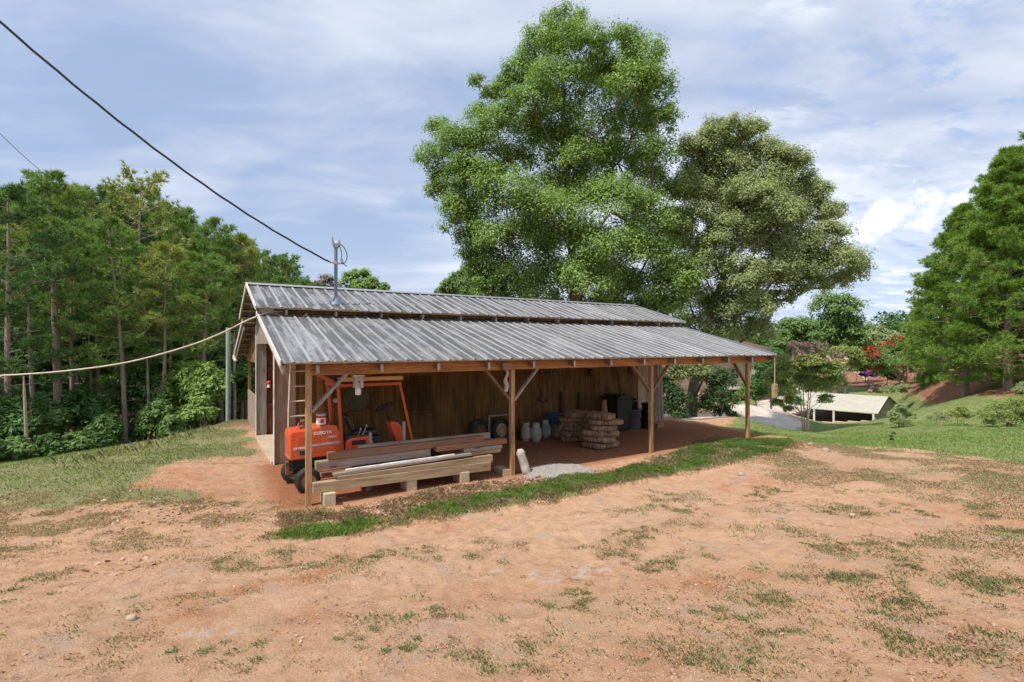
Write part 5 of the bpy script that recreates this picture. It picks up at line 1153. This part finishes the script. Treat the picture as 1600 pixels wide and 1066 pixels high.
put_pine(1, 345, 352, 30, 'pine rising beside the grey-green post', wid=.95)
put_pine(2, 385, 372, 31, 'slim pine directly behind the barn gable')
tops = [(-60, 300), (0, 296), (60, 290), (100, 296), (165, 300), (210, 292), (258, 308), (290, 350), (345, 365), (400, 382), (455, 400), (480, 432), (520, 470), (700, 520)]
def topat(px):
    for (a, ya), (b, yb) in zip(tops, tops[1:]):
        if px <= b: return ya + (yb - ya) * max(0, (px - a) / (b - a))
    return 500
for rank, (Y0, step, dpy) in enumerate(((25, 34, 40), (32, 30, 4), (40, 30, 10), (50, 34, 18))):
    px = -80 - rank * 7
    while px < 500:
        if not (rank == 0 and (px > 330)):
            put_pine(random.choice((0, 1, 2, 3, 1, 0)), px, topat(px) + dpy + random.uniform(-4, 26) + (30 if rank == 0 and random.random() < .5 else 0), Y0 + random.uniform(-2, 4), GP, wid=random.uniform(.85, 1.1))
        px += step * random.uniform(.7, 1.3)
for i, o in enumerate(pv):
    if i not in used: o['label'] = GP
# right-hand pines
rp = [pine('x', 16, .06, 96, 130, 4.4, .24, 'needle_b', seed=31, nlen=.30, nn=14, spread=1.15, shape='cone', nw=.02), pine('x', 16, .07, 96, 130, 4.2, .24, 'needle_b', seed=37, nlen=.30, nn=14, spread=1.15, shape='cone', nw=.02)]
def put_r(o, px, ptop, Y, label, wid): 
    x = (px - 800) / F * Y; z0 = SZ(x, Y); ht = CAMZ + (HOR - ptop) / F * Y - z0; o.location = (x, Y, z0 - .1); o.scale = (wid, wid, ht / 16); o['label'] = label; o['group'] = 'pines on the right'; o.rotation_euler = (0, 0, random.uniform(0, 6))
put_r(rp[0], 1575, 238, 33, 'full bright pine at the right, with the lit left flank', .95)
put_r(rp[1], 1660, 138, 32, 'tallest pine at the right edge, cut off by the frame', 1.05)
put_r(copy_tree(rp[0]), 1508, 322, 36, 'shorter pine at the left front of the right-hand group', .90)
put_r(copy_tree(rp[1]), 1470, 415, 44, 'small dark pine low behind the right-hand group', .75)
put_r(copy_tree(rp[1]), 1585, 330, 44, 'pine standing behind the full bright one at the right', .9)
put_r(copy_tree(rp[0]), 1740, 160, 36, 'pine beyond the right edge', 1.0)
put_r(copy_tree(rp[1]), 1455, 500, 56, 'lowest pine of the right group, against the far wood', .6)
# undergrowth at the edge of the left wood, each bush its own
ub = []
for i, (px, py, r, Y, lf) in enumerate(((20, 668, 26, 20, 'leaf_d'), (75, 655, 26, 22, 'leaf_c'), (130, 640, 34, 23, 'leaf_d'), (165, 672, 22, 21, 'leaf_d'), (215, 610, 40, 25, 'leaf_d'), (248, 655, 28, 23, 'leaf_c'), (290, 610, 34, 25, 'leaf_a'), (322, 600, 30, 24, 'leaf_a'),
                                        (312, 640, 20, 22, 'leaf_a'), (350, 560, 30, 27, 'leaf_c'), (60, 600, 36, 26, 'leaf_d'), (375, 600, 28, 26, 'leaf_d'), (-30, 640, 40, 20, 'leaf_d'), (180, 560, 36, 28, 'leaf_c'), (270, 550, 30, 29, 'leaf_d'), (110, 545, 34, 28, 'leaf_d'), (20, 560, 36, 25, 'leaf_d'), (405, 560, 30, 30, 'leaf_c'), (25, 705, 20, 18, 'leaf_c'), (75, 698, 18, 19, 'leaf_d'), (120, 694, 18, 19.5, 'leaf_c'), (-40, 700, 30, 17, 'leaf_d'), (160, 690, 14, 20, 'leaf_d'), (270, 665, 16, 21, 'leaf_c'))):
    nm = {0: 'at the far left edge', 1: 'between the leftmost bare trunks', 2: 'left of the thick pine trunk', 3: 'at the grass edge beside the thick pine trunk', 4: 'in the middle of the wood edge', 5: 'spilling onto the grass crest', 6: 'bright green, left of the grey-green post', 7: 'bright green, tall, beside the grey-green post',
          8: 'bright and low near the dirt mound', 9: 'behind the grey-green post', 10: 'high among the leftmost trunks', 11: 'between the post and the barn', 12: 'cut off by the left edge', 13: 'high in the wood above the crest', 14: 'high in shadow left of the post', 15: 'high in shadow above the left crest', 16: 'high at the left edge', 17: 'behind the barn gable', 18: 'low at the left edge just past the grass', 19: 'low behind the broken pale trunk', 20: 'low before the thick brown trunk', 21: 'beyond the left edge, low', 22: 'low and small right of the thick brown trunk', 23: 'low where the grass crest meets the slim trunk'}[i]
    ctree('understory_bush', 'leafy understory bush ' + nm, 'bush', px, Y, [(px - r * .5, py + 4, r * .62), (px + r * .5, py + 2, r * .6), (px, py - r * .45, r * .6), (px + r * .1, py + r * .5, r * .66), (px - r * .6, py + r * .6, r * .5), (px + r * .6, py + r * .6, r * .5)], lf, 'bark', 5200, .20, .05, group='undergrowth of the left wood', stems=2)
# bare leaning snag and extra thin trunks at the left
def snag(px, Y, ptop, pleft, r, label, mat='palebark'):
    x = (px - 800) / F * Y; z0 = SZ(x, Y); t = at(ptop[0], ptop[1], Y)
    mb = MB(); mb.tube(lp([(x, Y, z0 - .3), (x + (t.x - x) * .3 + .06, Y, z0 + (t.z - z0) * .4), (t.x, Y, t.z)], 4), [r, r * .97, r * .93, r * .9, r * .85, r * .8, r * .7, r * .6, r * .3], 9); tag(mb.build('dead_trunk', M[mat]), label, 'trunk')
snag(40, 19, (37, 588), 0, .075, 'pale broken bare trunk with a hooked tip at the left edge of the wood')
snag(52, 22, (44, 480), 0, .11, 'grey thin trunk just right of the pale broken trunk', 'pinebark'); snag(364, 25, (366, 520), 0, .09, 'thin grey trunk right behind the grey-green post', 'pinebark'); snag(377, 27, (375, 515), 0, .08, 'thin trunk between the grey-green post and the barn', 'pinebark')
snag(92, 23, (83, 430), 0, .20, 'thick brown pine trunk standing clear at the left of the wood', 'pinebark'); snag(232, 24, (230, 560), 0, .09, 'slim trunk at the crest of the grass', 'pinebark'); snag(146, 27, (138, 520), 0, .08, 'pale slim trunk deep in the wood, left of centre', 'palebark'); snag(262, 28, (268, 470), 0, .09, 'pale slim trunk deep in the wood, right of centre', 'palebark')
# far woods
def wood_mass(name, pts, n, size, leaf, hgt):
    P = []
    for (x0, y0, h0), (x1, y1, h1) in zip(pts, pts[1:]):
        ln = math.hypot(x1 - x0, y1 - y0); k = max(1, int(ln / 5))
        for i in range(k):
            t = (i + random.random()) / k; x = x0 + (x1 - x0) * t; y = y0 + (y1 - y0) * t; h = (h0 + (h1 - h0) * t) * random.uniform(.78, 1.05); z0 = SZ(x, y)
            for j in range(6):
                r = random.uniform(2.2, 3.6) * hgt; P.append((x + random.uniform(-4, 4), y + random.uniform(-4, 6), z0 + h - r - (j % 3) * h * .28, r))
    P = np.array(P); idx = rng.integers(0, len(P), n); dv = unit(rng.normal(size=(n, 3))); Q = P[idx, :3] + dv * P[idx, 3:4] * (.7 + .3 * rng.random((n, 1))); nr = unit(dv + rng.normal(size=(n, 3)) * .6 + np.array([0, 0, .4]))
    return tag(link(name, np_mesh(name, leaf_quads(Q, nr, size, .6), 4), M[leaf]), kind='stuff')
wood_mass('distant_woods', [(-110, 55, 15), (-70, 75, 17), (-35, 72, 15), (-10, 75, 12), (20, 90, 9), (45, 110, 9), (70, 112, 9.5), (95, 100, 11), (110, 75, 12), (105, 40, 12)], 70000, .75, 'leaf_d', 1.0)
wood_mass('far_ridge_woods', [(-260, 210, 16), (-90, 240, 16), (40, 235, 13), (130, 225, 14.5), (240, 190, 16), (330, 120, 20)], 45000, 1.7, 'leaf_c', 1.7)
wood_mass('understory', [(-60, 30, 5), (-40, 30, 5.5), (-26, 27.5, 5), (-17, 27.5, 5), (-12, 30, 5), (-6, 33, 5)], 60000, .30, 'leaf_d', .42)
wood_mass('wood_interior', [(-75, 44, 14), (-50, 52, 16), (-32, 58, 17), (-14, 60, 15)], 80000, .50, 'leaf_c', .9)
# ------------------------------------------------------------------ low shelter with a cream roof, and the house
ca = math.atan2(.707, -.707)
FE = at(1367, 645, 40); cano = tag(empty('picnic_shelter', FE, ca), 'low open shelter with a cream metal roof and grey gable wall beyond the lawn', 'shelter')
# local x runs along the ridge (away to the left), local y towards the near side; the far side is at negative y
FD = -8.485
def cbox(n, x0, x1, y0, y1, z0, z1, m, bev=0): return MB().box(x0, x1, min(y0, y1), max(y0, y1), z0, z1).build(n, M[m], cano, bevel=bev)
RZ = .98
for y0, z0, y1, z1 in ((.15, -.04, FD / 2, RZ), (FD / 2, RZ, FD - .15, -.04)):
    mb = MB()
    n = 25; vs = []
    for i in range(n * 2 + 1):
        x = -.25 + 7.0 * i / (2 * n); h = .012 if i % 2 else 0
        vs += [(x, y0, z0 + h), (x, y1, z1 + h)]
    mb.add(vs, [(2 * i, 2 * i + 2, 2 * i + 3, 2 * i + 1) for i in range(2 * n)]); o = mb.build('roof_panel', M['canopy'], cano); md = o.modifiers.new('t', 'SOLIDIFY'); md.thickness = .03
MB().bar((-.25, .15, -.06), (-.25, FD / 2, RZ - .02), .03, .10).build('rake_trim', M['blackm'], cano); MB().bar((-.25, FD / 2, RZ - .02), (-.25, FD - .15, -.06), .03, .10).build('rake_trim', M['blackm'], cano)
mb = MB(); Mx = Matrix(((0, 1, 0, 0), (1, 0, 0, 0), (0, 0, 1, 0), (0, 0, 0, 1)))
zt = -.06; k = 0
while zt > -1.5:
    mb.box(-.03, .0, FD + .05, -.05, zt - .135, zt); mb.box(-.045, -.03, FD + .05, -.05, zt - .14, zt - .115); zt -= .14
mb.prism([(-.05, -.058), (FD / 2, RZ - .06), (FD + .05, -.058)], -.03, 0, Mx); mb.build('gable_wall', M['sidewall'], cano)
for x, zb in ((.08, -1.0), (2.78, -1.45), (4.2, -1.7), (6.5, -1.7)): cbox('post', x - .07, x + .07, -.02, .12, zb, -.06, 'white')
for x in (.1, 2.78, 4.6, 6.5): cbox('rear_post', x - .05, x + .05, FD + .05, FD + .15, -1.7, -.06, 'blackm')
cbox('deck', .9, 7.2, FD + .2, .4, -1.50, -1.12, 'deck'); cbox('back_wall', .1, 5.2, FD + .5, FD + .7, -1.6, -1.0, 'deck')
for i, (x0, x1, z) in enumerate(((-.2, .8, -.62), (.8, 1.7, -.74), (1.7, 2.6, -.86), (2.6, 3.5, -.98), (3.5, 4.4, -1.08))): cbox('step', x0, x1, .42, .75, -2.2, z, 'block', .02)
hs = tag(empty('house', (0, 52, 0)), 'cream house with a red-brown roof half hidden behind the trees beyond the barn', 'house')
def X52(px, Y=52): return (px - 800) / F * Y
def Z52(py, Y=52): return CAMZ + (HOR - py) / F * Y
def hbox(n, p0, p1, y0, y1, q0, q1, m, par=hs, bev=0): return MB().box(X52(p0), X52(p1), y0, y1, Z52(q1), Z52(q0)).build(n, M[m], par, bevel=bev)
hbox('wall', 1010, 1166, 0, 7, 547, 652, 'cream'); hbox('wall', 1166.2, 1196, -1.5, 7, 547, 612, 'sidewall')
hbox('ledge', 1130, 1167, -.8, -.02, 604, 607.5, 'white'); hbox('foundation', 1010, 1168, -.1, -.03, 610, 655, 'stone')
for p0, p1, q0, q1 in ((1142, 1153, 576, 591), (1060, 1070, 576, 592), (1100, 1110, 576, 592), (1145, 1151, 611, 617)):
    w = hbox('window', p0 - 1, p1 + 1, -.10, -.031 if q0 < 600 else -.101 + .04, q0 - 1, q1 + 1, 'white'); hbox('pane', p0, p1, -.13, -.105, q0, q1, 'glass', w)
    if q0 < 600:
        hbox('mullion', (p0 + p1) / 2 - .3, (p0 + p1) / 2 + .3, -.145, -.135, q0, q1, 'white', w); hbox('mullion', p0, p1, -.145, -.136, (q0 + q1) / 2 - .3, (q0 + q1) / 2 + .3, 'white', w)
mb = MB(); zE = Z52(547); mb.prism([(0, 0), (0, 0), (0, 0)], 0, 0) if False else None
mb.add([(X52(1000), -1.9, zE), (X52(1206), -1.9, zE), (X52(1206), 7.8, zE), (X52(1000), 7.8, zE), (X52(1030), 3.2, zE + 1.0), (X52(1180), 3.2, zE + 1.0)], [(0, 1, 5, 4), (1, 2, 5), (2, 3, 4, 5), (3, 0, 4), (3, 2, 1, 0)]); mb.build('roof', M['house_roof'], hs)
MB().tube([(X52(1143), -3.5, Z52(622)), (X52(1166), -3.0, Z52(606))], .06, 8).build('handrail', M['white'], hs)
# edging stones of the flower bed
pts = [(1338, 584), (1343, 586), (1347, 589), (1351, 592), (1354, 595), (1357, 598), (1360, 601), (1362, 604), (1364, 607), (1366, 610), (1362, 613)]
for i, p_ in enumerate(pts):
    v = G(*p_); mb = MB(); mb.lathe([(0, -.1), (.42, -.05), (.48, .1), (.36, .26), (0, .3)], 7); o = mb.build('edging_stone', M['stone'], None); o.location = (v.x, v.y, SZ(v.x, v.y) + .02); o.rotation_euler = (0, 0, i * 1.3)
    o.scale = (1 + .3 * math.sin(i), .7, .8 + .2 * math.cos(i * 2)); tag(o, 'rounded pale stone in the curving row edging the flower bed', 'stone', 'edging stones')
# rocks
for i, (px, py, r, nm) in enumerate(((1266, 694, .07, 'small pale rock on the crest beside the grass strip'), (1290, 704, .10, 'largest pale rock on the dirt right of the barn'), (205, 967, .045, 'flat grey stone in the left foreground dirt'), (163, 783, .05, 'small pale stone at the edge of the left grass'), (1332, 805, .05, 'orange chip of stone in the right foreground'), (1158, 744, .07, 'flat pale stone at the tip of the grass strip'))):
    v = G(px, py); rg = random.Random(i); mb = MB(); bmx = bmesh.new(); bmesh.ops.create_icosphere(bmx, subdivisions=2, radius=r)
    for q in bmx.verts: q.co *= rg.uniform(.75, 1.2); q.co.z *= .6
    me = bpy.data.meshes.new('rock'); bmx.to_mesh(me); bmx.free(); o = link('rock', me, M['rock'], None, True); o.location = (v.x, v.y, SZ(v.x, v.y) + r * .2); tag(o, nm, 'rock')
# gravel drive laid on the ground
poly = Zn['drive']; lo = poly.min(0); hi = poly.max(0); xs = np.arange(lo[0], hi[0], .5); ys = np.arange(lo[1], hi[1], .5); XX, YY = np.meshgrid(xs, ys); ins = sdist(poly, XX.ravel(), YY.ravel()) > (fbm(XX.ravel(), YY.ravel(), .5, 2) - .5) * 1.2; ZZ = surf(XX.ravel(), YY.ravel()) + .03
w_ = len(xs); fs = [(j * w_ + i, j * w_ + i + 1, (j + 1) * w_ + i + 1, (j + 1) * w_ + i) for j in range(len(ys) - 1) for i in range(w_ - 1) if ins[j * w_ + i] and ins[j * w_ + i + 1] and ins[(j + 1) * w_ + i] and ins[(j + 1) * w_ + i + 1]]
mb = MB(); mb.add(np.stack([XX.ravel(), YY.ravel(), ZZ], 1).tolist(), fs); tag(mb.build('gravel_drive', plain('drive_gravel', (.56, .51, .46), .95, var=.25, scale=1.2, dirt=(.50, .34, .23), bmp=.5)), kind='structure')
# ------------------------------------------------------------------ grass, weeds, litter, pebbles
def blades(name, p, h, w, mat, lean=.5, zoff=0):
    n = len(p); z = surf(p[:, 0], p[:, 1]) + zoff; b0 = np.column_stack([p, z - .008]); a = rng.random(n) * 6.283; dv = np.column_stack([np.cos(a), np.sin(a), np.zeros(n)]); sd = np.column_stack([-np.sin(a), np.cos(a), np.zeros(n)])
    hh = (h * (.45 + .8 * rng.random(n)))[:, None]; ww = (w * (.6 + .8 * rng.random(n)))[:, None]; ll = (lean * (.2 + rng.random(n)))[:, None]; up = np.array([0, 0, 1.0])
    m1 = b0 + up * hh * .6 + dv * hh * ll * .35; t = b0 + up * hh * (1 - .2 * ll) + dv * hh * ll
    return tag(link(name, np_mesh(name, np.stack([b0 - sd * ww * .5, b0 + sd * ww * .5, m1 + sd * ww * .35, t, m1 - sd * ww * .35], 1), 5), M[mat]), kind='stuff')
cl_ = lambda sc, lo_, hi_: (lambda x, y, s: smoothstep(lo_, hi_, fbm(x, y, sc, 3)))
p = inpoly(Zn['strip'], 60000, .12, lambda x, y, s: smoothstep(.34, .60, fbm(x, y, 1.7, 4)) * smoothstep(-.12, .25, s + (fbm(x, y, 1.1, 4) - .5) * .7)); blades('grass', p, .075, .008, 'grass_l', .7)
p = inpoly(Zn['strip'], 30000, .15, lambda x, y, s: smoothstep(.40, .62, fbm(x + 5, y, 2.7, 4))); blades('grass', p, .045, .008, 'grass_o', .9)
p = inpoly(Zn['strip'], 26000, .28, lambda x, y, s: smoothstep(.42, .56, fbm(x, y, 3, 3))); blades('dry_grass', p, .05, .008, 'straw', .9)
p = inpoly(Zn['left'], 130000, 1.0, lambda x, y, s: (.15 + .85 * smoothstep(.38, .58, fbm(x, y, 1.3, 4))) * smoothstep(-.5, .5, s + (fbm(x, y, 1.1, 4) - .5) * 1.6)); blades('grass', p, .048, .010, 'grass_o', .8)
p = inpoly(Zn['left'], 60000, .1, lambda x, y, s: smoothstep(.45, .60, fbm(x + 9, y, .8, 4)) * smoothstep(.1, 1, s)); blades('grass', p, .055, .010, 'grass', .7)
p = inpoly(Zn['left_dry'], 50000, .9, lambda x, y, s: smoothstep(.40, .62, fbm(x, y, 2.6, 4)) * (.4 + .6 * smoothstep(-.8, .6, s))); blades('dry_grass', p, .03, .009, 'straw', 1.0)
p = inpoly(Zn['bank'], 30000, .3, lambda x, y, s: smoothstep(.25, .60, fbm(x, y, 3.6, 3)) * smoothstep(-.3, .3, s + (fbm(x, y, 1.1, 4) - .5) * .6)); blades('dry_grass', p, .06, .007, 'straw', .9)
p = inpoly(Zn['right_dry'], 90000, .6, lambda x, y, s: smoothstep(.40, .60, fbm(x, y, 1.1, 4))); blades('dry_grass', p, .030, .009, 'straw', 1.0)
p = inpoly(Zn['right_dry'], 26000, .2, lambda x, y, s: smoothstep(.52, .66, fbm(x + 3, y, 1.4, 4))); blades('grass', p, .03, .009, 'grass_o', .8)
p = inpoly(Zn['lawn'], 260000, 1.0, lambda x, y, s: np.clip(18.0 / np.maximum(y, 9), .0, 1) ** 2.2 * (.35 + .65 * smoothstep(.35, .6, fbm(x, y, .6, 3))) * smoothstep(-1.0, .8, s + (fbm(x, y, 1.1, 4) - .5) * 2.2)); blades('grass', p, .060, .016, 'grass_l', .6)
# weedy tussocks in the dirt at the places the photo shows them
Pg = []; Pd = []
for i, (px, py) in enumerate(tus):
    v = G(px, py); k = random.uniform(.5, 1.6); d0 = v.y
    for j in range(int(5 + 8 * random.random() * (1.5 if px > 900 else 1))):
        c = np.array([v.x + random.gauss(0, .24 * k), v.y + random.gauss(0, .15 * k)]); q = c + rng.normal(size=(int(40 + 50 * random.random()), 2)) * .05 * k
        (Pg if random.random() < .42 else Pd).append(q)
for i in range(330):
    px = random.uniform(-60, 1660); py = 770 + 290 * random.random() ** .8; v = G(px, py)
    if sdist(Zn['strip'], np.array([v.x]), np.array([v.y]))[0] > 0: continue
    rightness = max(0, (px - 300) / 1300)
    if random.random() > .25 + .75 * rightness: continue
    q = np.array([v.x, v.y]) + rng.normal(size=(random.randint(8, 38), 2)) * random.uniform(.02, .09); (Pg if random.random() < .4 else Pd).append(q)
blades('weeds', np.vstack(Pg), .034, .0055, 'grass_o', .9); blades('dry_weeds', np.vstack(Pd), .028, .0055, 'straw', 1.1)
# taller weeds along the left crest
cr_ = []
for px in np.linspace(95, 330, 34):
    py = np.interp(px, [95, 130, 200, 250, 300, 340], [727, 719, 700, 689, 675, 664]) + random.uniform(1, 8); v = G(px, py); cr_.append(np.array([v.x, v.y]) + rng.normal(size=(9, 2)) * .16)
blades('tall_weeds', np.vstack(cr_), .20, .008, 'grass_o', .7)
def litter(name, p, size, mat):
    n = len(p); P = np.column_stack([p, surf(p[:, 0], p[:, 1]) + .012]); nr = unit(np.column_stack([rng.normal(size=(n, 2)) * .45, np.ones(n)])); return tag(link(name, np_mesh(name, leaf_quads(P, nr, size, .6), 4), M[mat]), kind='stuff')
p = inpoly(wpoly([(620, 815), (700, 790), (800, 765), (870, 770), (830, 750), (740, 760), (640, 785), (560, 800)]), 3600, .15, lambda x, y, s: smoothstep(.35, .55, fbm(x, y, 2.2, 3))); litter('fallen_leaves', p, .085, 'litter')
p = inpoly(Zn['left_dry'], 700, .5, lambda x, y, s: smoothstep(.5, .62, fbm(x, y, 2, 3))); litter('fallen_leaves', p, .06, 'litter')
p = inpoly(wpoly([(130, 880), (230, 870), (240, 890), (140, 905)]), 26, .1); litter('fallen_leaves', p, .08, 'litter')
tw = []
for i in range(5000):
    Y = 2.3 + 8.5 * random.random() ** 1.4; tw.append((random.uniform(-1.15, 1.15) * Y, Y))
tw = np.array(tw); sd_ = (tw[:, 0] - PX) * VX + (tw[:, 1] - PY) * VY; tw = tw[(sd_ < -.3) & (rng.random(len(tw)) < smoothstep(.48, .62, fbm(tw[:, 0] + 7, tw[:, 1], .9, 4)))]
litter('dead_leaf_bits', tw, .032, 'litter')
cd = []
for i in range(5200):
    Y = 2.3 + 7 * random.random() ** 1.4; cd.append((random.uniform(-1.15, 1.15) * Y, Y))
cd = np.array(cd); sd_ = (cd[:, 0] - PX) * VX + (cd[:, 1] - PY) * VY; cd = cd[(sd_ < -.3) & (rng.random(len(cd)) < smoothstep(.50, .60, fbm(cd[:, 0] + 3, cd[:, 1] + 8, 1.1, 4)))]
tag(stones('clay_crumbs', np.column_stack([cd, surf(cd[:, 0], cd[:, 1]) + .002]), .016, plain('clay_crumb', (.40, .22, .13), .97, var=.35, scale=20), .5), kind='stuff')
pp = []
for i in range(42000):
    Y = 2.3 + 9 * random.random() ** 1.6; X = random.uniform(-1.15, 1.15) * Y; pp.append((X, Y))
pp = np.array(pp); s_ = (pp[:, 0] - PX) * UX + (pp[:, 1] - PY) * UY; d_ = (pp[:, 0] - PX) * VX + (pp[:, 1] - PY) * VY; pp = pp[(d_ < -.1) & (rng.random(len(pp)) < .12 + smoothstep(.40, .60, fbm(pp[:, 0], pp[:, 1], 1.2, 3)))]
tag(stones('pebbles', np.column_stack([pp, surf(pp[:, 0], pp[:, 1]) + .001]), .0065, plain('pebble', (.44, .30, .21), .95, var=.4, scale=30), .5), kind='stuff')
sh = []
for i in range(420): sh.append(list(B(random.uniform(.2, 12.3), random.uniform(.2, 3.3)).xy))
sh = np.array(sh); tag(stones('dirt_clods', np.column_stack([sh, surf(sh[:, 0], sh[:, 1]) + .003]), .02, plain('clod', (.36, .19, .11), .95, var=.5, scale=20), .6), kind='stuff')
